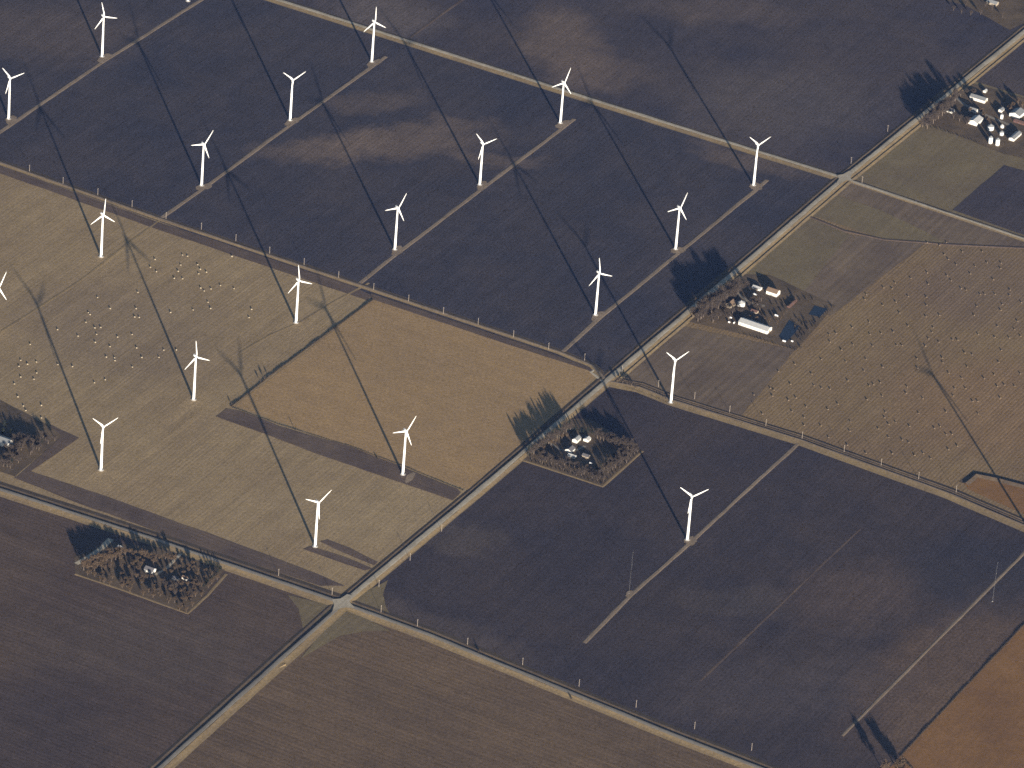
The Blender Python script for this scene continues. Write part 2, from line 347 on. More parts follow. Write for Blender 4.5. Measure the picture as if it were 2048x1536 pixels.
# farm lots
sheet("farmyard", [(1838, 240), (1930, 163), (2048, 196), (2250, 262), (2150, 340), (2008, 308)], 0.18, M["lot"], "yard of the upper right farm", "yard", 1.5)
sheet("farmyard", [(1372, 625), (1462, 548), (1540, 550), (1672, 612), (1592, 700), (1500, 672), (1370, 642)], 0.20, M["lot"], "yard of the farm with two ponds", "yard", 1.5)
sheet("farmyard", [(1048, 920), (1130, 836), (1180, 838), (1285, 902), (1205, 973)], 0.18, M["lot"], "wooded yard beside the centre road", "yard", 1.5)
sheet("farmyard", [(150, 1147), (148, 1115), (215, 1085), (372, 1100), (450, 1140), (375, 1226)], 0.18, M["lot"], "wooded yard in the lower left field", "yard", 1.5)
sheet("farmyard", [(-120, 815), (0, 800), (95, 850), (125, 872), (30, 953), (-120, 905)], 0.20, M["lot"], "wooded farmyard at the left edge", "yard", 1.5)
for pts, lab in (([(1617, 629), (1629, 611), (1655, 618), (1640, 634)], "small dark blue pond right of the two-pond farm"),
                 ([(1558, 672), (1578, 640), (1600, 653), (1592, 664), (1572, 685)], "dark blue pond in the lower corner of the two-pond farm")):
    o = sheet("pond", pts, 0.30, M["water"], lab, "pond", 0.8, 5)

# ------------------------------------------------------------------ roads, verges, ditches, tracks
def ribbon(name, pts, prof, mat, label, cat, jit=0.35, step=14.0, kind="structure"):
    P = [G(*p) for p in pts]
    C = []
    for a, b in zip(P[:-1], P[1:]):
        n = max(1, int((b - a).length / step)); C += [a.lerp(b, k / n) for k in range(n)]
    C.append(P[-1])
    vs = []; fs = []; m = len(prof); wob = [0.0] * m
    for i, c in enumerate(C):
        d = (C[min(i + 1, len(C) - 1)] - C[max(i - 1, 0)]).normalized(); nr = Vector((d.y, -d.x, 0))
        for j, (off, z) in enumerate(prof):
            wob[j] = 0.75 * wob[j] + random.uniform(-jit, jit)
            q = c + nr * (off + wob[j]); vs.append((q.x, q.y, z))
    for i in range(len(C) - 1):
        for j in range(m - 1):
            fs.append((i * m + j, i * m + j + 1, (i + 1) * m + j + 1, (i + 1) * m + j))
    o = obj(name, mesh(name, vs, fs, mat, smooth=False))
    return tag(o, label, cat, kind=kind)

A_ALL = [(-60, 1870), (320, 1538), X1, (950, 988), X2, (1450, 562), X3, (1868, 212), (2048, 65), (2300, -140)]
A_LO, A_MID, A_UP = A_ALL[:3], A_ALL[2:5], A_ALL[4:]
def road_set(pts, nm, gw, hl, hr, left, right, gmat):
    ribbon("road", pts, [(-gw, hl), (-gw * 0.4, hl + 0.12), (gw * 0.4, hr + 0.12), (gw, hr)], gmat, "light gravel road " + nm, "road")
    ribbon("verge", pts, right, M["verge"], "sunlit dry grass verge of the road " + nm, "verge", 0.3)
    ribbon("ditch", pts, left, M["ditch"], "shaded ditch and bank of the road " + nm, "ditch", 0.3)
road_set(A_LO, "running to the lower left corner", 2.9, 1.05, 1.05, [(-15, 0.0), (-10.5, 0.55), (-7.6, 0.06), (-5.6, 0.06), (-2.9, 1.05)], [(2.9, 1.05), (9.0, 0.30), (13, 0.05)], M["gravel_grey"])
road_set(A_MID, "rising through the middle between the crossroads", 3.4, 1.0, 1.0, [(-14, 0.0), (-9.8, 0.55), (-7.4, 0.06), (-5.4, 0.06), (-3.4, 1.0)], [(3.4, 1.0), (8.6, 0.10), (10, 0.04)], M["gravel"])
road_set(A_UP, "rising to the upper right corner", 3.6, 1.0, 1.0, [(-14, 0.0), (-10.0, 0.60), (-7.6, 0.06), (-5.6, 0.06), (-3.6, 1.0)], [(3.6, 1.0), (8.2, 0.10), (9.2, 0.08), (10.4, 0.75), (14.5, 0.02)], M["gravel"])
B1 = [BL, (0, 980), (340, 1090), (560, 1165), X1]; B2 = [X1, (860, 1272), (1100, 1370), (1350, 1472), (1560, 1553), (1800, 1650)]
road_set(B1, "along the lower left edge of the stubble", 3.0, 1.15, 1.15, [(-19, 0.0), (-11.5, 0.55), (-8.2, 0.06), (-6.0, 0.06), (-3.0, 1.15)], [(3.0, 1.15), (9, 0.40), (14, 0.05)], M["gravel_grey"])
road_set(B2, "along the bottom from the crossroads to the right", 3.0, 1.15, 1.15, [(-18, 0.0), (-11, 0.60), (-8.0, 0.06), (-6.0, 0.06), (-3.0, 1.15)], [(3.0, 1.15), (8, 0.40), (13, 0.05)], M["gravel_grey"])
C1 = [(-200, -237), (550, -2), (1350, 252), X3]; C2 = [X3, (2048, 478), (2400, 598)]
road_set(C1, "across the top from the left to the crossing", 3.4, 0.55, 0.55, [(-9, 0.0), (-6.0, 0.20), (-3.4, 0.55)], [(3.4, 0.55), (11, 0.05), (13, 0.02)], M["gravel"])
road_set(C2, "from the upper crossing to the right edge", 2.6, 0.5, 0.5, [(-7, 0.0), (-5.0, 0.15), (-2.6, 0.5)], [(2.6, 0.5), (6, 0.08), (8, 0.02)], M["gravel"])
D1 = [DL, (0, 325), (318, 437), (715, 569), (1121, 705), (1185, 732), X2]; D2 = [X2, (1280, 775), (1342, 800), (1600, 880), (1900, 988), (2050, 1052), (2300, 1160)]
road_set(D1, "of the farm lane dividing dark and light fields", 1.9, 0.45, 0.45, [(-8, 0.0), (-5.0, 0.16), (-1.9, 0.45)], [(1.9, 0.45), (4, 0.20), (6, 0.12)], M["track"])
road_set(D2, "of the farm lane right of the centre road", 1.7, 0.75, 0.75, [(-16, 0.0), (-11.0, 0.75), (-8.8, 0.06), (-6.8, 0.6), (-4.8, 0.04), (-1.7, 0.75)], [(1.7, 0.75), (8, 0.30), (14, 0.04)], M["track"])

for pts, lab, mt in (([(664, 1200), (680, 1199), (694, 1190), (704, 1192), (699, 1206), (710, 1217), (692, 1217), (676, 1219), (664, 1227), (668, 1212)], "flared gravel of the lower crossroads", "gravel"),
                 ([(1674, 352), (1686, 350), (1698, 343), (1706, 346), (1700, 357), (1708, 364), (1692, 362), (1680, 369), (1672, 368), (1678, 359)], "flared gravel of the upper road crossing", "gravel")):
    sheet("road_junction", pts, 1.32, M[mt], lab, "road", 0.4, 4)
def track(pts, w, label, mat="track", z=0.26):
    ribbon("track", pts, [(-w - 1.2, 0.05), (-w, z), (w, z), (w + 1.2, 0.05)], M[mat], label, "track", 0.35, 9)
track([(-150, 362), (0, 264), (205, 124), (393, 6), (450, -30)], 2.0, "tan access track at the top left past two turbines")
track([(322, 436), (404, 379), (582, 249), (744, 133), (772, 113)], 2.0, "tan access track joining three turbines in the dark field, second from left")
track([(716, 569), (792, 509), (962, 379), (1124, 257), (1148, 238)], 2.1, "tan access track joining three turbines in the middle of the dark field")
track([(1122, 706), (1194, 640), (1356, 507), (1510, 381), (1534, 360)], 2.1, "tan access track joining three turbines left of the centre road")
track([(1168, 1286), (1262, 1190), (1380, 1086), (1500, 975), (1596, 888)], 1.7, "pale access track past the turbine in the right dark field")
track([(1684, 1472), (1850, 1305), (2048, 1106), (2140, 1010)], 1.0, "straight pale track in the lower right dark field")
track([(1400, 1362), (1560, 1210), (1720, 1058)], 0.45, "faint pale wheel track across the right dark field", "band", 0.12)
track([(0, 664), (40, 640), (78, 615), (160, 562), (252, 491), (318, 441)], 1.1, "faint pale track crossing the left stubble field", "verge", 0.16)
track([(820, 76), (870, 38), (935, -8)], 1.1, "thin pale track above the light road at the top", "band", 0.16)
track([(480, 705), (540, 670), (600, 645), (660, 608), (738, 566)], 0.9, "faint pale track from the lane to a turbine in the stubble", "verge", 0.16)
track([(1621, 434), (1690, 462), (1768, 479), (1900, 489), (2048, 496), (2400, 600)], 1.4, "curved low terrace ridge above the right bale field", "band", 0.5)
track([(150, 1148), (240, 1178), (375, 1227), (415, 1190), (452, 1148)], 1.0, "pale mown border round the lower left woodlot", "verge", 0.2)
track([(1047, 921), (1120, 945), (1205, 973), (1285, 902)], 1.0, "pale mown border round the centre woodlot", "verge", 0.2)
track([(152, 1128), (180, 1112), (205, 1095), (222, 1078)], 3.0, "gravel drive at the left end of the lower left woodlot", "gravel", 0.26)
track([(310, 1150), (335, 1135), (362, 1107), (366, 1098)], 1.6, "light driveway into the lower left woodlot", "gravel", 0.26)
track([(1098, 884), (1120, 900), (1150, 902), (1170, 892)], 1.8, "grey driveway in the centre woodlot", "gravel_grey", 0.24)
track([(1452, 566), (1480, 590), (1500, 606), (1530, 612)], 2.2, "driveway of the farm with two ponds", "gravel_grey", 0.26)
track([(1902, 186), (1930, 210), (1975, 232), (2020, 250)], 2.5, "driveway of the upper right farm", "gravel_grey", 0.26)
track([(556, 1334), (562, 1331), (568, 1328)], 2.2, "small pale pull-off beside the lower left road", "verge", 0.9)
track([(1195, 737), (1182, 744), (1205, 762), (1216, 775)], 1.2, "curved pale turnout beside the middle crossing", "gravel", 0.3)
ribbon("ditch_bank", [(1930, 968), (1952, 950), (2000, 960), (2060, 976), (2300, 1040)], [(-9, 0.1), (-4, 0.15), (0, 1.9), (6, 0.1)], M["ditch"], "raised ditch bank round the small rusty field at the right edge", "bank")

def pad(px, py, rx, ry, label):
    g = G(px, py); vs = []
    for k in range(28):
        a = 2 * math.pi * k / 28; r = 1 + 0.22 * math.sin(2 * a + px) + random.uniform(-0.12, 0.12)
        q = DA * (rx * r * math.cos(a)) + DB * (ry * r * math.sin(a)); vs.append((g.x + q.x, g.y + q.y, 0.30))
    o = obj("gravel_pad", mesh("gravel_pad", vs, [tuple(range(27, -1, -1))], M["track"])); o.data.update()
    if o.data.polygons[0].normal.z < 0: o.data.flip_normals()
    tag(o, label, "pad", kind="structure")

# ------------------------------------------------------------------ wind turbines
def turbine_meshes():
    d = {}
    b = MB(); b.lathe([(1.72, 0.0), (1.70, 0.5), (1.52, 20), (1.28, 42), (1.02, 63.6), (0.98, 63.9)], 24); d["tower"] = b.me("tower", M["white"], True)
    b = MB(); b.lathe([(3.6, 0.0), (3.6, 0.45), (2.9, 0.62), (2.1, 0.66)], 24); d["foundation"] = b.me("foundation", M["concrete"])
    b = MB(); b.box(-0.5, 0.5, -1.80, -1.58, 0.9, 3.1); d["door"] = b.me("door", M["darkmetal"])
    b = MB(); b.box(-0.7, 0.7, -2.9, -1.74, 0.3, 0.85); b.box(-0.5, 0.5, -3.4, -2.9, 0.3, 0.55); d["steps"] = b.me("steps", M["steel"])
    b = MB()
    prof = [(-1.1, 0.75, 64.2, 66.0), (-0.6, 1.05, 63.95, 66.3), (1.2, 1.2, 63.9, 66.55), (3.6, 1.15, 64.05, 66.5), (4.9, 0.8, 64.5, 66.2)]
    vs = []; fs = []
    for y, w, z0, z1 in prof:
        c = 0.35; vs += [(-w, y, z0 + c), (-w + c, y, z0), (w - c, y, z0), (w, y, z0 + c), (w, y, z1 - c), (w - c, y, z1), (-w + c, y, z1), (-w, y, z1 - c)]
    for j in range(len(prof) - 1):
        for k in range(8): fs.append((j * 8 + k, j * 8 + (k + 1) % 8, (j + 1) * 8 + (k + 1) % 8, (j + 1) * 8 + k))
    fs += [tuple(range(7, -1, -1)), tuple(range(32, 40))]
    b.add(vs, fs); d["nacelle"] = b.me("nacelle", M["white"])
    b = MB(); b.box(-0.05, 0.05, 4.0, 4.1, 66.4, 67.6); b.box(-0.4, 0.4, 4.0, 4.08, 67.4, 67.5); d["wind_vane"] = b.me("wind_vane", M["steel"])
    b = MB(); b.lathe([(0.95, -0.9), (1.15, -0.2), (1.1, 0.5), (0.75, 1.2), (0.3, 1.6)], 16); d["hub"] = b.me("hub", M["white"], True)
    # blade along +Z, chord along X, with taper and twist
    secs = [(0.9, 0.50, 0.48, 0), (2.0, 0.55, 0.45, 4), (4.2, 1.15, 0.26, 14), (6.5, 1.05, 0.20, 10), (11, 0.80, 0.14, 6), (16, 0.58, 0.09, 3), (21, 0.38, 0.05, 1), (23.0, 0.22, 0.03, 0), (23.5, 0.06, 0.015, 0)]
    vs = []; fs = []; n = 8
    for z, hc, ht, tw in secs:
        t = R_(tw)
        for k in range(n):
            a = 2 * math.pi * k / n
            x = hc * math.cos(a) + (hc * 0.35 if z > 3 else 0); y = ht * math.sin(a)
            vs.append((x * math.cos(t) - y * math.sin(t), x * math.sin(t) + y * math.cos(t), z))
    for j in range(len(secs) - 1):
        for k in range(n): fs.append((j * n + k, j * n + (k + 1) % n, (j + 1) * n + (k + 1) % n, (j + 1) * n + k))
    fs += [tuple(range(n - 1, -1, -1)), tuple(range((len(secs) - 1) * n, len(secs) * n))]
    b = MB(); b.add(vs, fs); d["blade"] = b.me("blade", M["white"], True)
    return d
TM = turbine_meshes()
TILT = R_(6.2)
RTILT = Matrix.Rotation(-TILT, 4, 'X')
HUBP = Vector((0, -2.07 * math.cos(TILT), 65.0 + 2.07 * math.sin(TILT)))
def turbine(px, py, ang, label, yaw=41.1):
    t = empty("wind_turbine", G(px, py, 0.3), R_(yaw))
    t.location.z = 0.0
    tag(t, label, "wind turbine", "wind turbines of the farm")
    obj("foundation", TM["foundation"], t)
    tw = obj("tower", TM["tower"], t); obj("door", TM["door"], tw); obj("steps", TM["steps"], tw)
    nc = obj("nacelle", TM["nacelle"], t); obj("wind_vane", TM["wind_vane"], nc)
    h = obj("hub", TM["hub"], t); h.matrix_basis = Matrix.Translation(HUBP) @ RTILT @ Matrix.Rotation(R_(90), 4, 'X')
    for k in range(3):
        bl = obj("blade", TM["blade"], t)
        bl.matrix_basis = Matrix.Translation(HUBP) @ RTILT @ Matrix.Rotation(R_(ang + 120 * k), 4, 'Y')
    return t
TURB = [
 (204.1, 112.9, 349.6, "white wind turbine in the top left, beside the upper end of the left access track"),
 (743.5, 123.4, 5.1, "white wind turbine at the top whose rotor stands over the light road"),
 (17.2, 237.5, 324.6, "white wind turbine at the left edge beside the top left access track"),
 (580.2, 240.3, 311.8, "white wind turbine in a Y pose, middle one of the second access track"),
 (1120.6, 245.8, 28.7, "white wind turbine at the top end of the middle access track, below the light road"),
 (403.1, 370.8, 41.7, "white wind turbine at the lower end of the second access track, near the lane"),
 (959.4, 369.2, 325.0, "white wind turbine halfway along the middle access track in the dark field"),
 (1507.1, 370.3, 313.5, "white wind turbine in a Y pose nearest the upper right road crossing"),
 (202.2, 513.1, 9.8, "white wind turbine in the left stubble just below the farm lane"),
 (789.6, 498.7, 37.0, "white wind turbine at the lower end of the middle access track"),
 (1351.2, 497.9, 31.9, "white wind turbine halfway along the access track left of the centre road"),
 (592.0, 645.2, 356.2, "white wind turbine in the stubble just above the hedge of the tan field"),
 (1190.8, 629.6, 355.4, "white wind turbine at the lower end of the track left of the centre road"),
 (387.3, 799.1, 358.0, "white wind turbine in the left stubble field right of the bales"),
 (1341.6, 804.7, 314.1, "white wind turbine in a Y pose right of the middle crossing beside the lane"),
 (202.0, 939.8, 315.0, "white wind turbine in a Y pose at lower left, near the left edge farmstead"),
 (805.5, 948.6, 41.3, "white wind turbine standing in the dark strip below the tan field"),
 (630.2, 1092.8, 59.0, "nearest white wind turbine, lower centre, just above the lower crossroads"),
 (-6.2, 660.0, 32.0, "white wind turbine cut by the left edge, only blades in view"),
 (376.0, 1.5, 20.0, "white wind turbine cut by the top edge, only its tower foot in view"),
 (2076.0, 1087.3, 280.0, "white wind turbine just beyond the right edge, seen by its long shadow"),
]
PADN = ["first", "second", "third", "fourth", "fifth", "sixth", "seventh", "eighth", "ninth", "tenth", "eleventh", "twelfth", "thirteenth", "fourteenth", "fifteenth", "sixteenth", "seventeenth", "eighteenth",
        "nineteenth", "twentieth", "twenty-first", "twenty-second", "twenty-third", "twenty-fourth", "twenty-fifth", "twenty-sixth", "twenty-seventh", "twenty-eighth", "twenty-ninth", "thirtieth"]
for x, y, a, lab in TURB: turbine(x, y, a, lab)
turbine(1374.5, 1079.5, 312.0, "white wind turbine alone in the right dark field, Y pose beside its pale track", 24.0)
for (x, y, *_), (rx, ry) in zip(TURB[:13], [(9, 7)] * 13):
    if y < 500 or x > 1100: pad(x + 5, y + 3, 13, 8, "tan gravel pad round the foot of the " + _[1].replace("white ", "", 1)[:60].rsplit(" ", 1)[0])
pad(1380, 1082, 12, 7, "tan gravel pad round the turbine alone in the right dark field")
pad(820, 955, 14, 5, "pale gravel pad right of the turbine in the dark strip")
pad(1259, 1188, 7, 5, "pale gravel pad at the foot of the slim mast")

# ------------------------------------------------------------------ slim measuring masts
def mast(px, py, h, label):
    t = empty("measuring_mast", G(px, py), HEAD_A); tag(t, label, "mast")
    b = MB()
    for k in range(3):
        a = 2.094 * k; b.bar((0.30 * math.cos(a), 0.30 * math.sin(a), 0), (0.16 * math.cos(a), 0.16 * math.sin(a), h), 0.03, 0.02, 4)
    for i in range(int(h / 2)):
        z = 2 * i
        for k in range(3):
            a = 2.094 * k; c = 2.094 * (k + 1); b.bar((0.33 * math.cos(a), 0.33 * math.sin(a), z), (0.33 * math.cos(c), 0.33 * math.sin(c), z + 2), 0.012, 0.012, 3)
    obj("lattice", b.me("lattice", M["maststeel"]), t)
    b = MB(); b.box(-0.6, 0.6, -0.6, 0.6, 0, 0.4); obj("footing", b.me("footing", M["concrete"]), t)
    for z in (h, h * 0.7):
        b = MB(); b.bar((0, 0, z - 0.3), (1.6, 0, z - 0.3), 0.05, 0.04, 4); b.bar((1.6, 0, z - 0.3), (1.6, 0, z + 0.2), 0.05, 0.05, 4); obj("instrument_arm", b.me("instrument_arm", M["steel"]), t)
    for k in range(3):
        a = 2.094 * k + 0.4; b = MB(); b.bar((0, 0, h * 0.9), (h * 0.45 * math.cos(a), h * 0.45 * math.sin(a), 0.1), 0.006, 0.006, 3); obj("guy_wire", b.me("guy_wire", M["darkmetal"]), t)
mast(1258, 1187, 60, "slim grey lattice mast left of the pale track in the right dark field")
mast(1985, 1203, 58, "faint slim mast near the right edge beside the straight pale track")

# ------------------------------------------------------------------ utility poles
def pole_meshes():
    b = MB(); b.bar((0, 0, 0), (0, 0, 10.5), 0.20, 0.14, 7); p = b.me("post", M["pole"])
    b = MB(); b.box(-1.2, 1.2, -0.07, 0.07, 9.6, 9.78); c = b.me("crossarm", M["pole"])
    b = MB(); b.bar((0, 0, 0), (0, 0, 0.28), 0.06, 0.05, 6); i = b.me("insulator", M["steel"])
    return p, c, i
PM = pole_meshes()
def pole(px, py, heading, label, group):
    t = empty("utility_pole", G(px, py), heading); tag(t, label, "utility pole", group)
    obj("post", PM[0], t); c = obj("crossarm", PM[1], t)
    for x in (-1.05, 0.35, 1.05): obj("insulator", PM[2], c, (x, 0, 9.78))
def pole_row(pts, heading, phrase, group):
    for n, (x, y) in enumerate(pts): pole(x, y, heading, f"{PADN[n]} wooden utility pole from the left {phrase}", group)
pole_row([(58.8, 343), (126, 368), (195.5, 390), (264, 414), (332, 438), (402.6, 459), (471.6, 482), (539, 507), (608, 530), (677, 556), (747, 580), (817, 603), (886.5, 628), (956, 650), (1026.6, 674.5), (1097, 699), (1169, 721)],
         HEAD_A, "along the farm lane between dark and light fields", "poles along the farm lane")
pole_row([(1244, 745), (1316.5, 774), (1389, 798), (1459, 825), (1531.5, 852), (1604, 877), (1688, 904), (1762, 931), (1837, 958), (1912, 985)], HEAD_A, "along the lane right of the centre road", "poles along the right lane")
pole_row([(757.7, 1174), (820, 1121), (883, 1063)], HB, "along the centre road above the crossroads", "poles beside the centre road")
pole_row([(557, 1152), (664, 1190)], HEAD_A, "beside the lower left road", "poles beside the lower left road")
pole_row([(762, 1225), (834.6, 1253), (934.7, 1290), (1045, 1330), (1158, 1373), (1272, 1415), (1389, 1458), (1503, 1501)], HEAD_A, "along the bottom road right of the crossroads", "poles along the bottom road")
pole_row([(1702, 327), (1724, 366), (1775, 263)], HB, "around the upper road crossing", "poles round the upper crossing")

# ------------------------------------------------------------------ round bales
b = MB()
vs = []; fs = []; n = 14
for x, r in ((-0.9, 0.76), (-0.82, 0.88), (0.0, 0.90), (0.82, 0.88), (0.9, 0.76)):
    for k in range(n):
        a = 2 * math.pi * k / n; vs.append((x, r * math.cos(a), 0.9 + r * math.sin(a)))
for j in range(4):
    for k in range(n): fs.append((j * n + k, j * n + (k + 1) % n, (j + 1) * n + (k + 1) % n, (j + 1) * n + k))
fs += [tuple(range(n - 1, -1, -1)), tuple(range(4 * n, 5 * n))]
b.add(vs, fs); BALE = b.me("round_bale", M["bale"]); BALE2 = b.me("round_bale", M["bale_old"])
def zl(s, x0, y0, pts): return [(x0 + x / s, y0 + y / s) for x, y in pts]
west = zl(5.12, 0, 480, [(1587,203),(1868,158),(1920,170),(1540,283),(1850,260),(2025,257),(1603,328),(1825,325),(2035,350),(1785,397),(1870,400),(1000,592),(1412,540),(1128,706),(1393,706),(905,748),(922,768),(1748,746),(1977,720),(1380,793),(1425,797),(880,846),(590,922),(972,905),(1032,900),(798,988),(990,970),(1205,998),(1353,972),(310,1073),(975,1052),(1127,1096),(1400,1110),(1678,1132),(1807,1130),(213,1236),(283,1277),(373,1253),(195,1298),(592,1280),(743,1300),(1088,1203),(1172,1210),(1178,1240),(1453,1208),(1628,1205),(1355,1305),(213,1408),(377,1366),(347,1430),(148,1478),(967,1466),(1078,1435)])
west += zl(2.926, 0, 500, [(1358,40),(1172,115),(1208,132),(1290,210),(1175,225),(1195,242),(1235,230),(1370,228),(1217,308),(1233,345),(1473,350),(1458,398),(105,862),(137,915),(152,942),(243,912),(243,985)])
east = zl(7.314, 1500, 480, [(1955,705),(1703,805),(1680,878),(1945,962),(1748,1207),(1500,1290),(1160,1393),(1262,1375),(1757,1388),(1920,1372),(1173,1500)])
east += zl(7.313, 1770, 480, [(900,42),(800,88),(620,45),(872,222),(1132,180),(1425,178),(930,292),(1045,368),(1320,390),(1495,340),(1700,345),(1692,425),(1250,502),(620,487),(910,530),(380,568),(968,602),(148,635),(635,652),(1585,585),(105,720),(1115,718),(1190,738),(1832,740),(1395,805),(1460,800),(1610,800),(1825,820),(340,830),(610,843),(160,915),(1345,978),(610,965),(1720,950),(1995,920),(1695,1035),(215,1075),(800,1108),(1305,1110),(600,1128),(1940,1195),(340,1265),(1650,1270),(1895,1315),(710,1290),(690,1357),(125,1353),(1365,1388),(1610,1432),(1820,1440),(1985,1415),(640,1452),(790,1500),(990,1470),(1065,1472)])
east += zl(7.314, 1480, 680, [(1322,37),(1655,77),(1943,95),(1487,155),(1190,292),(1550,325),(1847,287),(805,362),(565,467),(1050,505),(1815,460),(742,655),(1083,673),(1195,712),(1320,725),(1580,605),(1893,678),(1955,660),(445,713),(497,740),(478,828),(822,855),(712,888),(972,985),(1435,945),(1288,1023),(1860,880),(330,1090),(762,1055),(940,1140),(940,1257),(1185,1263),(1618,1203),(1607,1340),(1298,1432),(205,810)])
east += zl(6.649, 1740, 680, [(358,80),(428,80),(740,88),(1262,180),(1365,203),(965,247),(970,308),(1297,365),(628,257),(172,368),(635,380),(1750,145),(1715,303),(1050,447),(1222,513),(1655,470),(1520,520),(2000,455),(140,575),(497,630),(1130,655),(1275,652),(165,752),(483,715),(705,785),(1108,748),(1695,625),(1790,605),(1925,620),(1370,825),(1435,822),(1735,778),(207,967),(197,1040),(650,980),(1015,965),(1440,988),(250,1127),(345,1103),(530,1155),(860,1182),(935,1157),(115,1187),(250,1302),(432,1337),(515,1370),(1015,1265),(1095,1260),(1165,1418),(1045,1465),(300,1520),(710,1515)])
east += zl(5.12, 1560, 860, [(692,160),(882,243),(1160,257),(1380,265),(1470,243),(1545,297)])
def bales(pts, label, group, me):
    kept = []
    for p in pts:
        if all((p[0] - q[0]) ** 2 + (p[1] - q[1]) ** 2 > 9 for q in kept): kept.append(p)
    for p in kept:
        s = random.uniform(0.72, 0.92)
        o = obj("round_bale", me, None, G(p[0], p[1], 0.02), HB + random.uniform(-0.5, 0.5), (s, s, s)); tag(o, label, "bale", group)
bales(west, "small pale round bale lying in the left stubble field", "bales in the left stubble field", BALE)
bales(east, "small pale round bale lying in the brown stubble field at the right", "bales in the right stubble field", BALE2)

# ------------------------------------------------------------------ trees
def bare_tree(seed, h=1.0):
    rnd = random.Random(seed)
    b = MB(); b.bar((0, 0, -0.2), (0.1, 0.05, 5.0), 0.42, 0.28, 7); b.bar((0.1, 0.05, 5.0), (0.0, 0.2, 10.5), 0.28, 0.10, 6)
    tips = []
    for k in range(13):
        a = rnd.uniform(0, 6.28); z0 = rnd.uniform(2.6, 8.5); L = rnd.uniform(2.6, 4.6) * (1.1 if z0 < 6 else 0.8)
        e = Vector((math.cos(a) * L * 0.75, math.sin(a) * L * 0.75, z0 + L * rnd.uniform(0.55, 1.0)))
        b.bar((0.05, 0.08, z0), e, 0.13, 0.05, 5); tips.append((Vector((0.05, 0.08, z0)), e))
        for _ in range(3):
            s = Vector((0.05, 0.08, z0)).lerp(e, rnd.uniform(0.4, 1.0))
            e2 = s + Vector((rnd.uniform(-1.7, 1.7), rnd.uniform(-1.7, 1.7), rnd.uniform(0.5, 2.4))); b.bar(s, e2, 0.06, 0.025, 4); tips.append((s, e2))
    return b, tips, rnd
def deciduous(seed, leafy):
    b, tips, rnd = bare_tree(seed)
    trunk = b.me("trunk", M["bark"])
    c = MB()
    nper = 46 if leafy else 44
    for s, e in tips:
        for _ in range(nper):
            p = s.lerp(e, rnd.uniform(0.25, 1.15)) + Vector((rnd.gauss(0, 0.55), rnd.gauss(0, 0.55), rnd.gauss(0, 0.5)))
            d = Vector((rnd.uniform(-1, 1), rnd.uniform(-1, 1), rnd.uniform(-0.3, 1.2))).normalized()
            w = d.cross(Vector((rnd.uniform(-1, 1), rnd.uniform(-1, 1), rnd.uniform(-1, 1)))).normalized()
            L, W = (rnd.uniform(0.4, 0.7), rnd.uniform(0.18, 0.32)) if leafy else (rnd.uniform(0.8, 1.6), rnd.uniform(0.05, 0.09))
            c.add([p, p + d * L * 0.5 + w * W, p + d * L, p + d * L * 0.5 - w * W], [(0, 1, 2, 3)])
    return trunk, c.me("crown", M["oakleaf" if leafy else "twig"])
def conifer(seed):
    rnd = random.Random(seed)
    b = MB(); b.bar((0, 0, -0.2), (0, 0, 12.0), 0.26, 0.05, 6); c = MB()
    for _ in range(1500):
        t = rnd.random() ** 0.75; z = 0.9 + 11.6 * t * 0.98
        rm = 3.2 * (1 - (z - 0.9) / 12.0) ** 0.75 * rnd.uniform(0.75, 1.08); r = rm * math.sqrt(rnd.uniform(0.15, 1.0)); a = rnd.uniform(0, 6.28)
        p = Vector((r * math.cos(a), r * math.sin(a), z)); d = Vector((math.cos(a), math.sin(a), rnd.uniform(-0.6, 0.1))).normalized()
        w = Vector((-math.sin(a), math.cos(a), rnd.uniform(-0.3, 0.3))); L = rnd.uniform(0.5, 0.95); W = rnd.uniform(0.18, 0.32)
        c.add([p, p + d * L * 0.6 + w * W, p + d * L, p + d * L * 0.6 - w * W], [(0, 1, 2, 3)])
    c.add([(0.12, 0, 12), (-0.1, 0.1, 12), (-0.1, -0.1, 12), (0, 0, 13.2)], [(0, 1, 3), (1, 2, 3), (2, 0, 3)])
    return b.me("trunk", M["bark"]), c.me("crown", M["needle"])
def shrub(seed):
    rnd = random.Random(seed); b = MB(); c = MB()
    for _ in range(6):
        a = rnd.uniform(0, 6.28); e = Vector((math.cos(a) * 0.7, math.sin(a) * 0.7, rnd.uniform(1.2, 2.4))); b.bar((0, 0, -0.1), e, 0.06, 0.02, 4)
        for _ in range(55):
            p = e * rnd.uniform(0.25, 1.1) + Vector((rnd.gauss(0, 0.3), rnd.gauss(0, 0.3), rnd.gauss(0, 0.25)))
            d = Vector((rnd.uniform(-1, 1), rnd.uniform(-1, 1), rnd.uniform(-0.2, 1))).normalized(); w = d.cross(Vector((0.3, rnd.uniform(-1, 1), 1))).normalized()
            c.add([p, p + d * 0.25 + w * 0.09, p + d * 0.5, p + d * 0.25 - w * 0.09], [(0, 1, 2, 3)])
    return b.me("stems", M["bark"]), c.me("foliage", M["brush"])
KINDS = {"bare": [deciduous(s, False) for s in (1, 2, 3)], "oak": [deciduous(s, True) for s in (11, 12, 13)], "conifer": [conifer(s) for s in (21, 22, 23)], "shrub": [shrub(s) for s in (31, 32)]}
NAMES = {"bare": "bare_tree", "oak": "brown_oak_tree", "conifer": "conifer_tree", "shrub": "shrub"}
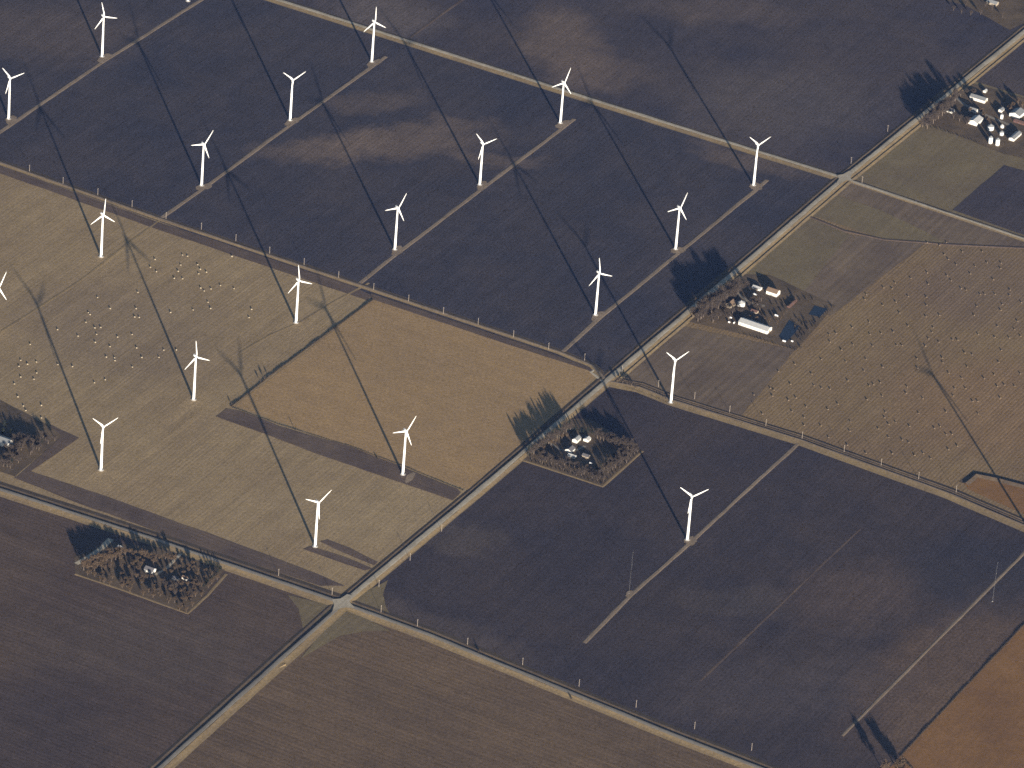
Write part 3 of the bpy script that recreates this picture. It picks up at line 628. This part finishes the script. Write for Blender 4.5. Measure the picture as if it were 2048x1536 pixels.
def tree(kind, px, py, h, label, group, wide=1.0):
    ref = {"bare": 12.8, "oak": 12.8, "conifer": 13.2, "shrub": 2.4}[kind]
    s = h / ref; t = empty(NAMES[kind], G(px, py, 0.1), random.uniform(0, 6.28), (s * wide, s * wide, s))
    tag(t, label, "shrub" if kind == "shrub" else "tree", group)
    a, c = random.choice(KINDS[kind])
    obj("stems" if kind == "shrub" else "trunk", a, t); obj("foliage" if kind == "shrub" else "crown", c, t)
def grove(kind, pts, h, label, group, jit=2.0, wide=1.0):
    q = sorted((x + random.uniform(-jit, jit), y + random.uniform(-jit, jit) * 0.6) for x, y in pts)
    for n, (x, y) in enumerate(q):      # few enough to count: each says which one it is
        tree(kind, x, y, h * random.uniform(0.78, 1.18), f"{label}, {PADN[n]} from the left" if len(q) <= 12 else label, group, wide * random.uniform(0.85, 1.15))
def line(p, q, n): return [(p[0] + (q[0] - p[0]) * k / max(1, n - 1), p[1] + (q[1] - p[1]) * k / max(1, n - 1)) for k in range(n)]
def inside(poly, x, y):
    r = False
    for i in range(len(poly)):
        (x1, y1), (x2, y2) = poly[i], poly[i - 1]
        if (y1 > y) != (y2 > y) and x < (x2 - x1) * (y - y1) / (y2 - y1) + x1: r = not r
    return r
def scatter(poly, n, mind=5.0, avoid=()):
    xs = [p[0] for p in poly]; ys = [p[1] for p in poly]; out = []
    for _ in range(n * 60):
        x, y = random.uniform(min(xs), max(xs)), random.uniform(min(ys), max(ys))
        if inside(poly, x, y) and all((x - a) ** 2 + 2.5 * (y - b) ** 2 > mind ** 2 for a, b in out) and not any(inside(q, x, y) for q in avoid):
            out.append((x, y))
            if len(out) == n: break
    return out

# upper right farm
grove("bare", line((1846, 254), (1912, 202), 15) + line((1854, 256), (1902, 218), 9), 16.5, "tall bare tree in the roadside row at the upper right farm", "roadside trees of the upper right farm", 2.5, 1.15)
grove("bare", [(1876, 218), (1884, 226), (1870, 232), (1892, 210), (1912, 200), (1920, 194), (1932, 190), (1945, 190), (1906, 236), (1918, 242), (1932, 248)], 11, "bare grey-brown tree among the houses of the upper right farm", "bare trees of the upper right farm", 2, 1.3)
grove("oak", [(1965, 234), (1972, 240), (1960, 228), (1975, 246), (2018, 220), (2026, 216), (2036, 210), (2044, 216), (2022, 226), (1938, 226)], 9, "brown-leaved tree among the barns of the upper right farm", "trees among the barns", 2)
grove("shrub", line((1846, 250), (1955, 286), 22), 1.8, "low dry shrub in the hedge below the upper right farm", "hedge shrubs of the upper right farm", 1.5)
# farm with two ponds
grove("bare", line((1386, 636), (1472, 578), 17) + line((1396, 642), (1474, 590), 13), 18.5, "tall bare tree in the roadside row at the two-pond farm", "roadside trees of the two-pond farm", 2.5, 1.15)
grove("bare", [(1402, 640), (1416, 634), (1428, 624), (1436, 614), (1446, 606), (1450, 622), (1460, 596), (1470, 598), (1476, 586), (1482, 626), (1464, 628), (1438, 638), (1424, 644), (1455, 640), (1504, 606), (1514, 610), (1522, 604), (1510, 618), (1498, 614), (1520, 620), (1486, 580), (1494, 574)], 11, "bare grey-brown tree in the yard of the two-pond farm", "bare yard trees of the two-pond farm", 2, 1.35)
grove("oak", [(1528, 640), (1540, 644), (1552, 648), (1490, 640), (1500, 638), (1514, 640)], 6, "brown-leaved tree behind the long white shed", "trees behind the long white shed", 2)
grove("oak", line((1560, 640), (1590, 600), 6), 5.0, "small tree in the hedge right of the brown-roofed house", "hedge trees right of the brown-roofed house", 1.5)
grove("shrub", scatter([(1585, 640), (1640, 640), (1612, 690), (1600, 700), (1590, 660)], 26, 4) + line((1640, 640), (1664, 616), 7) + line((1545, 612), (1625, 600), 8), 2.8, "low dark brush round the ponds of the two-pond farm", "brush round the ponds", 1.5)
grove("shrub", line((1480, 668), (1590, 702), 16), 1.6, "low shrub along the lower fence of the two-pond farm", "fence shrubs of the two-pond farm", 1.2)
# centre woodlot
grove("conifer", line((1057, 912), (1138, 860), 19), 15.5, "tall slim evergreen in the roadside row of the centre woodlot", "roadside evergreens of the centre woodlot", 2.0, 0.62)
grove("bare", line((1060, 912), (1138, 862), 16), 13.5, "tall bare tree in the roadside row of the centre woodlot", "roadside bare trees of the centre woodlot", 2.5, 1.1)
grove("oak", [(1100, 892), (1112, 886), (1124, 880), (1090, 900), (1136, 876)], 8, "brown-leaved tree just inside the roadside row of the centre woodlot", "inner roadside trees of the centre woodlot", 2.5)
grove("bare", scatter([(1056, 918), (1202, 968), (1202, 950), (1130, 922), (1075, 908)], 34, 6.5), 7.5, "bare brown tree along the lower border of the centre woodlot", "lower border trees of the centre woodlot", 1, 1.35)
grove("bare", scatter([(1206, 968), (1280, 903), (1258, 893), (1196, 944)], 30, 6), 9.5, "bare brown tree along the right border of the centre woodlot", "right border trees of the centre woodlot", 1, 1.1)
grove("conifer", line((1192, 938), (1226, 916), 5), 8, "dark evergreen inside the right border of the centre woodlot", "inner evergreens of the centre woodlot", 2, 0.9)
grove("bare", line((1196, 878), (1262, 896), 12) + line((1216, 890), (1262, 902), 7), 12, "bare tree in the upper shelter row of the centre woodlot", "upper shelter trees of the centre woodlot", 2, 1.2)
grove("conifer", line((1144, 862), (1206, 874), 9), 9.5, "dark evergreen behind the white house of the centre woodlot", "evergreens behind the white house", 2, 0.8)
grove("shrub", line((1064, 924), (1204, 970), 18) + line((1206, 970), (1280, 904), 14), 2.0, "low brown shrub on the mown border of the centre woodlot", "border shrubs of the centre woodlot", 1.0)
# lower left woodlot
LOT4 = [(158, 1149), (205, 1116), (240, 1108), (370, 1122), (440, 1152), (375, 1226)]
grove("oak", scatter(LOT4, 105, 8, [[(283, 1128), (318, 1128), (318, 1152), (283, 1152)], [(325, 1105), (372, 1100), (350, 1140), (320, 1145)], [(340, 1150), (382, 1150), (382, 1168), (340, 1168)]]), 6.8, "rusty brown tree in the lower left woodlot", "rusty trees of the lower left woodlot", 1, 1.35)
grove("oak", line((166, 1140), (232, 1112), 11) + line((176, 1143), (240, 1118), 8), 13.5, "tall rusty tree at the left end of the lower left woodlot", "left tall trees of the lower left woodlot", 2, 1.05)
grove("oak", line((240, 1108), (350, 1124), 12), 10, "rusty tree along the upper edge of the lower left woodlot", "upper edge trees of the lower left woodlot", 2, 1.1)
grove("conifer", line((440, 1140), (408, 1174), 9) + line((405, 1128), (442, 1138), 6), 6, "small dark evergreen hedging the right end of the lower left woodlot", "hedge evergreens of the lower left woodlot", 1, 1.0)
grove("bare", scatter([(290, 1160), (360, 1170), (350, 1195), (300, 1185)], 9, 9), 9, "bare grey tree below the house in the lower left woodlot", "bare trees of the lower left woodlot", 1)
# left edge farm
grove("conifer", line((-60, 858), (20, 870), 8) + line((-40, 846), (10, 854), 4), 10, "dark evergreen above the barn at the left edge", "evergreens above the left edge barn", 2.5, 1.2)
grove("bare", scatter([(15, 884), (90, 870), (112, 880), (60, 914), (20, 940), (0, 934)], 38, 6), 9.5, "bare purplish tree right of the barn at the left edge", "bare trees right of the left edge barn", 1, 1.15)
grove("conifer", [(18, 918), (24, 926), (12, 932), (60, 904), (74, 896), (46, 890), (38, 898), (84, 886)], 8, "dark evergreen right of the barn at the left edge", "evergreens right of the left edge barn", 2, 1.0)
grove("bare", [(1246, 768), (1254, 771), (1262, 774), (1270, 778), (1236, 764)], 7.5, "small bare tree just right of the middle crossing", "small trees by the middle crossing", 1.5, 1.2)
# others
grove("bare", [(1905, 20), (1922, 26), (1940, 30), (1960, 30), (1985, 20), (1930, 12), (1970, 14), (2005, 36)], 8, "bare tree in the top right corner yard", "trees of the top right corner", 2)
tree("oak", 1770, 1550, 20, "left one of two big brown trees at the bottom right edge", "big trees at the bottom right", 1.0)
tree("oak", 1798, 1546, 19, "right one of two big brown trees at the bottom right edge", "big trees at the bottom right", 1.45)
tree("oak", 1815, 1560, 17, "lower brown tree behind the two big ones at the bottom right edge", "big trees at the bottom right", 1.3)
grove("shrub", line((1812, 1528), (1828, 1540), 4), 2.5, "low shrub beside the big trees at the bottom right", "shrubs at the bottom right", 1)
for n, (x, y, h) in enumerate([(521, 765, 5.5), (529, 760, 6.0), (538, 756, 5.0), (463, 810, 4.0)]):
    tree("bare", x, y, h, ["leftmost of three small trees in the hedge of the tan field", "middle one of three small trees in the hedge of the tan field", "rightmost of three small trees in the hedge of the tan field", "small tree at the lower end of the hedge of the tan field"][n], "small hedge trees", 0.8)
tree("conifer", 590, 861, 6, "lone slim small tree on the lower edge of the tan field", "lone small trees", 0.6)
tree("shrub", 756, 920, 3.0, "lone dark shrub on the lower edge of the tan field", "lone small trees")
tree("shrub", 958, 1305, 4.0, "lone dark shrub in the ditch of the bottom road", "lone shrubs along the bottom road")
tree("shrub", 1142, 1398, 3.2, "lone shrub on the verge of the bottom road", "lone shrubs along the bottom road")
grove("shrub", [(1322, 792), (1326, 795), (1332, 798), (1316, 789)], 1.6, "low green shrub just left of the turbine by the middle crossing", "shrubs by the middle crossing turbine", 0.5)

# hedge and weedy fence lines: brush nobody could count
def brush_line(name, pts, hgt, wid, dens, label):
    P = [G(*p) for p in pts]; c = MB(); rnd = random.Random(len(pts) * 7 + int(hgt * 10))
    for a, bb in zip(P[:-1], P[1:]):
        L = (bb - a).length; nr = Vector((-(bb - a).y, (bb - a).x, 0)).normalized(); gap = 0.0
        for k in range(int(L * dens)):
            t = rnd.random(); hh = hgt * (0.72 + 0.22 * math.sin(t * L * 0.11) * math.sin(t * L * 0.037 + 1) + rnd.uniform(-0.2, 0.25))
            if hh < 0.15: continue
            p = a.lerp(bb, t) + nr * rnd.gauss(0, wid) + Vector((0, 0, rnd.random() * hh * 0.6 + 0.05))
            d = Vector((rnd.uniform(-0.6, 0.6), rnd.uniform(-0.6, 0.6), 1)).normalized(); w = d.cross(Vector((rnd.uniform(-1, 1), rnd.uniform(-1, 1), 0.1))).normalized()
            l = hh * 0.55; c.add([p, p + d * l * 0.5 + w * 0.16, p + d * l, p + d * l * 0.5 - w * 0.16], [(0, 1, 2, 3)])
    tag(obj(name, c.me(name, M["brush"])), label, "hedge", kind="stuff")
brush_line("hedge", [(746, 600), (640, 678), (545, 748), (462, 814)], 1.5, 0.6, 45, "dark brushy hedge between the left stubble and the tan field")
brush_line("hedge", [(464, 815), (560, 850), (700, 893), (800, 930), (928, 982)], 0.9, 0.35, 16, "thin weedy fence line along the lower edge of the tan field")
brush_line("hedge", [(742, 588), (1000, 674), (1190, 738)], 0.6, 0.5, 5, "weedy line between the lane and the tan field")
brush_line("hedge", [(1205, 765), (1070, 882), (938, 985)], 0.6, 0.6, 6, "weedy line between the tan field and the centre road")
brush_line("hedge", [(2300, 985), (2048, 1250), (1920, 1386), (1800, 1514)], 1.3, 0.6, 22, "dark weedy edge between the right dark field and the rusty corner field")
brush_line("hedge", [(1240, 770), (1300, 790), (1338, 806)], 0.8, 1.2, 10, "weedy strip beside the lane right of the middle crossing")

# ------------------------------------------------------------------ farm buildings
def gable_building(name, label, px, py, L, W, H, rh, ax, wall, roof, cat="building", windows=2, door="side", wide_door=False, over=0.5):
    """ridge along local X; local -Y is the long wall"""
    rz = (HB if ax == 'B' else HEAD_A) if isinstance(ax, str) else ax
    t = empty(name, G(px, py), rz); tag(t, label, cat)
    x, y = L / 2, W / 2
    b = MB(); b.add([(-x, -y, 0), (x, -y, 0), (x, y, 0), (-x, y, 0), (-x, -y, H), (x, -y, H), (x, y, H), (-x, y, H), (-x, 0, H + rh), (x, 0, H + rh)],
                    [(0, 1, 5, 4), (2, 3, 7, 6), (1, 2, 6, 9, 5), (3, 0, 4, 8, 7), (0, 3, 2, 1)])
    obj("wall", b.me("wall", M[wall]), t)
    sl = rh / y; xo, yo = x + over, y + over; th = 0.22
    for s in (-1, 1):
        b = MB()
        z0 = H - sl * over + 0.03; z1 = H + rh + 0.03
        vs = [(-xo, s * yo, z0), (xo, s * yo, z0), (xo, 0, z1), (-xo, 0, z1)]
        b.add(vs + [(a, c, d + th) for a, c, d in vs], [(0, 3, 2, 1), (4, 5, 6, 7), (0, 1, 5, 4), (1, 2, 6, 5), (2, 3, 7, 6), (3, 0, 4, 7)])
        obj("roof_slope", b.me("roof_slope", M[roof]), t)
    b = MB(); b.box(-xo, xo, -0.18, 0.18, H + rh + 0.20, H + rh + 0.36); obj("ridge_cap", b.me("ridge_cap", M[roof]), t)
    dw, dh = (4.2, min(H - 0.3, 3.8)) if wide_door else (1.1, 2.1)
    b = MB()
    if door == "side": b.box(-dw / 2, dw / 2, -y - 0.08, -y - 0.003, 0.05, dh)
    else: b.box(x + 0.003, x + 0.08, -dw / 2, dw / 2, 0.05, dh)
    obj("door", b.me("door", M["tanwall" if wide_door else "darkmetal"]), t)
    for k in range(windows):
        for s in (-1, 1):
            cx = -x + L * (k + 0.5) / windows
            if s == -1 and door == "side" and abs(cx) < dw / 2 + 0.8: cx += dw / 2 + 1.2
            b = MB(); y0 = s * y; b.box(cx - 0.55, cx + 0.55, min(y0 + s * 0.004, y0 + s * 0.07), max(y0 + s * 0.004, y0 + s * 0.07), 1.0, min(2.3, H - 0.25))
            obj("window", b.me("window", M["glass"]), t)
    return t
def grain_bin(label, px, py, r, h, rh, wall="binsteel", roof="greyroof"):
    t = empty("grain_bin", G(px, py), random.uniform(0, 6)); tag(t, label, "grain bin")
    prof = []
    k = int(h / 0.8)
    for i in range(k): prof += [(r, h * i / k), (r + 0.05, h * (i + 0.5) / k)]
    prof.append((r, h)); b = MB(); b.lathe(prof, 24); obj("wall", b.me("wall", M[wall]), t)
    b = MB(); b.lathe([(r + 0.25, h - 0.08), (r + 0.25, h + 0.05), (0.55, h + rh)], 24); rf = obj("roof", b.me("roof", M[roof]), t)
    b = MB(); b.lathe([(0.5, h + rh - 0.1), (0.5, h + rh + 0.35), (0.1, h + rh + 0.55)], 12); obj("vent_cap", b.me("vent_cap", M[roof]), rf)
    b = MB(); b.box(-0.5, 0.5, -r - 0.14, -r - 0.02, 0.5, 2.2); obj("door", b.me("door", M["steel"]), t)
    b = MB(); b.box(0.9, 0.96, -r - 0.25, -r - 0.18, 0.3, h); b.box(1.4, 1.46, -r - 0.25, -r - 0.18, 0.3, h)
    for i in range(int(h / 0.5)): b.box(0.96, 1.4, -r - 0.24, -r - 0.19, 0.5 + i * 0.5, 0.55 + i * 0.5)
    obj("ladder", b.me("ladder", M["steel"]), t)
    return t
def car(label, px, py, ax):
    t = empty("parked_van", G(px, py, 0.22), ax); tag(t, label, "van")
    b = MB(); vs = [(-2.5, 0.5), (2.4, 0.5), (2.5, 1.1), (1.5, 1.25), (0.9, 2.0), (-2.3, 2.05), (-2.5, 1.6)]
    n = len(vs); b.add([(x, -0.95, z) for x, z in vs] + [(x, 0.95, z) for x, z in vs], [tuple(range(n - 1, -1, -1)), tuple(range(n, 2 * n))] + [(k, (k + 1) % n, n + (k + 1) % n, n + k) for k in range(n)])
    obj("body", b.me("body", M["carpaint"]), t)
    b = MB(); b.add([(1.46, -0.85, 1.31), (1.46, 0.85, 1.31), (0.97, 0.85, 1.95), (0.97, -0.85, 1.95)], [(0, 1, 2, 3)]); obj("windscreen", b.me("windscreen", M["glass"]), t)
    for x in (-1.6, 1.6):
        for y in (-0.9, 0.9):
            b = MB(); b.bar((x, y - 0.11, 0.36), (x, y + 0.11, 0.36), 0.36, 0.36, 12); obj("wheel", b.me("wheel", M["tyre"]), t)
def tank(label, px, py, L=4.5, r=0.9, ax=0.0):
    t = empty("fuel_tank", G(px, py, 0.2), ax); tag(t, label, "tank")
    b = MB()
    for s, rr in ((-L / 2, r * 0.6), (-L / 2 + 0.3, r), (L / 2 - 0.3, r), (L / 2, r * 0.6)): pass
    n = 14; vs = []; fs = []
    for x, rr in ((-L / 2, r * 0.55), (-L / 2 + 0.35, r), (L / 2 - 0.35, r), (L / 2, r * 0.55)):
        for k in range(n):
            a = 2 * math.pi * k / n; vs.append((x, rr * math.cos(a), r + 0.5 + rr * math.sin(a)))
    for j in range(3):
        for k in range(n): fs.append((j * n + k, j * n + (k + 1) % n, (j + 1) * n + (k + 1) % n, (j + 1) * n + k))
    fs += [tuple(range(n - 1, -1, -1)), tuple(range(3 * n, 4 * n))]; b.add(vs, fs); obj("shell", b.me("shell", M["carpaint"], False), t)
    for x in (-L / 3, L / 3):
        b = MB(); b.box(x - 0.12, x + 0.12, -r * 0.8, r * 0.8, 0, 0.75); obj("cradle", b.me("cradle", M["steel"]), t)

# upper right farm
gable_building("machine_shed", "long grey-roofed white shed nearest the top of the upper right farm", 1957, 200, 24, 11, 4.5, 2.2, 'B', "whitewall", "greyroof", "shed", 3, "end", True)
gable_building("barn", "white-roofed barn at the lower left of the upper right farm", 1951, 245, 20, 14, 5.0, 2.8, 'A', "whitewall", "whiteroof", "barn", 3, "end", True)
gable_building("barn", "grey-roofed white barn at the right edge of the upper right farm", 2034, 231, 20, 16, 5.5, 3.2, 'A', "whitewall", "greyroof", "barn", 3, "end", True)
gable_building("machine_shed", "narrow grey-roofed shed at the lower right of the upper right farm", 2030, 275, 26, 8, 3.6, 1.6, 'A', "whitewall", "greyroof", "shed", 3, "end")
gable_building("farmhouse", "small white house left of the yard in the upper right farm", 1899, 223, 13, 8, 3.4, 2.4, 'B', "whitewall", "darkroof", "house", 3)
gable_building("farmhouse", "small grey-roofed house in the middle of the upper right farm", 1946, 223, 12, 7, 3.4, 2.4, 'B', "whitewall", "greyroof", "house", 3)
gable_building("garden_shed", "tiny white shed at the top edge of the upper right farm", 1970, 184, 6, 4, 2.6, 1.2, 'A', "whitewall", "whiteroof", "shed", 1)
gable_building("tool_shed", "small grey shed above the white bins of the upper right farm", 2002, 222, 9, 6, 3.0, 1.5, 'A', "whitewall", "greyroof", "shed", 1)
gable_building("red_barn", "low red-brown shed below the right barn of the upper right farm", 2040, 246, 18, 7, 2.6, 1.2, 'B', "redwall", "redroof", "shed", 2)
grain_bin("left one of two tall white grain bins at the bottom of the upper right farm", 1980.5, 286, 3.0, 9.5, 2.0, "binwhite")
grain_bin("right one of two tall white grain bins at the bottom of the upper right farm", 1994.5, 290, 3.0, 9.5, 2.0, "binwhite")
grain_bin("wide grey grain bin above the two tall white bins", 1981, 259, 4.6, 6.0, 2.6)
grain_bin("slim white bin beside the small grey shed of the upper right farm", 2003, 237, 2.2, 6.5, 1.4, "binwhite")
grain_bin("small grey bin right of the wide bin in the upper right farm", 2003, 270, 3.0, 5.0, 1.8)
grain_bin("short white bin between the slim bin and the small grey bin", 2004, 255, 2.6, 3.6, 1.5, "binwhite", "whiteroof")
# farm with two ponds
gable_building("pole_barn", "long white shed at the bottom of the two-pond farm", 1510, 655, 44, 14, 4.8, 2.6, 'B', "whitewall", "whiteroof", "shed", 6, "end", True)
gable_building("farmhouse", "brown-roofed white house at the top of the two-pond farm", 1546, 588, 16, 11, 5.2, 3.2, 'B', "whitewall", "brownroof", "house", 4)
gable_building("garage", "small pale-roofed garage left of the brown-roofed house", 1514, 578, 12, 7, 2.8, 1.5, 'B', "whitewall", "whiteroof", "garage", 2, "side", True)
gable_building("old_barn", "tan-roofed old barn at the left of the two-pond farm", 1461, 612, 13, 10, 4.5, 3.4, 'A', "tanwall", "brownroof", "barn", 2, "end", True)
gable_building("lean_shed", "little rusty-roofed shed in the middle of the two-pond farm", 1509, 625, 9, 6, 2.6, 1.4, 'B', "tanwall", "redroof", "shed", 1)
gable_building("poultry_house", "long low red-roofed coop right of the brown-roofed house", 1584, 609, 22, 4, 1.9, 0.9, 'A', "redwall", "redroof", "shed", 4)
grain_bin("round white-topped grain bin in the two-pond farm", 1482, 611, 5.2, 5.2, 2.2, "binwhite", "whiteroof")
tank("white fuel tank above the right end of the long white shed", 1553, 633, 5.5, 1.1, HB)
tank("white tank at the lower fence of the two-pond farm, beside the pond", 1568, 684, 4.8, 1.0, HB)
tank("small white tank right of the pond tank at the lower fence", 1584, 684, 3.2, 0.8, HB)
tank("small white tank at the left end of the long white shed, upper one", 1461, 637, 3.6, 1.0, HB)
tank("small white tank at the left end of the long white shed, lower one", 1458, 646, 3.0, 0.9, HB)
tank("small white tank right next to the left end of the long white shed", 1468, 647, 3.2, 0.9, HEAD_A)
car("white van parked between the garage and the bare trees", 1510, 590, HB)
# centre woodlot
gable_building("farmhouse", "white house with an upper wing in the middle of the centre woodlot", 1153, 882, 11, 7, 4.0, 2.2, 'A', "whitewall", "greyroof", "house", 3)
gable_building("garage", "pale garage right of the white house in the centre woodlot", 1174, 881, 8, 7, 3.0, 1.6, 'A', "whitewall", "whiteroof", "garage", 1, "end", True)
gable_building("barn", "dark-roofed white outbuilding in the lower left of the centre woodlot", 1140, 902, 11, 9, 3.4, 2.2, 'A', "whitewall", "darkroof", "barn", 2, "end")
gable_building("tool_shed", "small white-roofed shed lowest in the centre woodlot", 1144, 914, 10, 5, 2.6, 1.2, 'B', "whitewall", "whiteroof", "shed", 1)
gable_building("tool_shed", "small dark shed right of the white-roofed shed in the centre woodlot", 1172, 914, 9, 6, 2.8, 1.4, 'B', "tanwall", "darkroof", "shed", 1)
tank("small white tank near the right shelter row of the centre woodlot", 1181, 928, 3.4, 0.9, HB)
# lower left woodlot
gable_building("farmhouse", "grey-roofed house in the shade of the lower left woodlot", 300, 1143, 12, 9, 3.8, 2.6, 'B', "whitewall", "darkroof", "house", 3)
gable_building("tool_shed", "small white shed, left one of two beside the drive of the lower left woodlot", 351, 1159, 9, 5, 2.6, 1.2, 'B', "whitewall", "darkroof", "shed", 1)
gable_building("tool_shed", "small white shed, right one of two beside the drive of the lower left woodlot", 371, 1158, 8, 5, 2.6, 1.2, 'B', "whitewall", "brownroof", "shed", 1)
gable_building("garden_shed", "tiny white shed near the top edge of the lower left woodlot", 240, 1096, 6, 4, 2.4, 1.0, 'B', "whitewall", "whiteroof", "shed", 1)
# left edge
gable_building("barn", "grey-roofed white barn cut by the left edge", -8, 881, 44, 15, 5.2, 3.0, 'B', "whitewall", "greyroof", "barn", 5, "end", True)
# top right corner
gable_building("farmhouse", "grey building at the very top right corner yard", 1985, 8, 16, 9, 3.6, 2.4, 'B', "tanwall", "greyroof", "house", 3)

# ------------------------------------------------------------------ air between the aircraft and the fields
HAZE = 0.45e-5
if HAZE > 0:
    mh = bpy.data.materials.new("haze air"); mh.use_nodes = True; nh = mh.node_tree; nh.nodes.clear()
    oh = nh.nodes.new("ShaderNodeOutputMaterial"); vh = nh.nodes.new("ShaderNodeVolumePrincipled")
    vh.inputs["Color"].default_value = (0.24, 0.42, 1.0, 1); vh.inputs["Density"].default_value = HAZE; vh.inputs["Anisotropy"].default_value = 0.1
    nh.links.new(vh.outputs[0], oh.inputs["Volume"])
    b = MB(); b.box(-9000, 9000, -9000, 9000, -2.0, 4000.0)
    tag(obj("haze", b.me("haze", mh)), "thin bluish haze in the air over all the fields", "haze", kind="stuff")
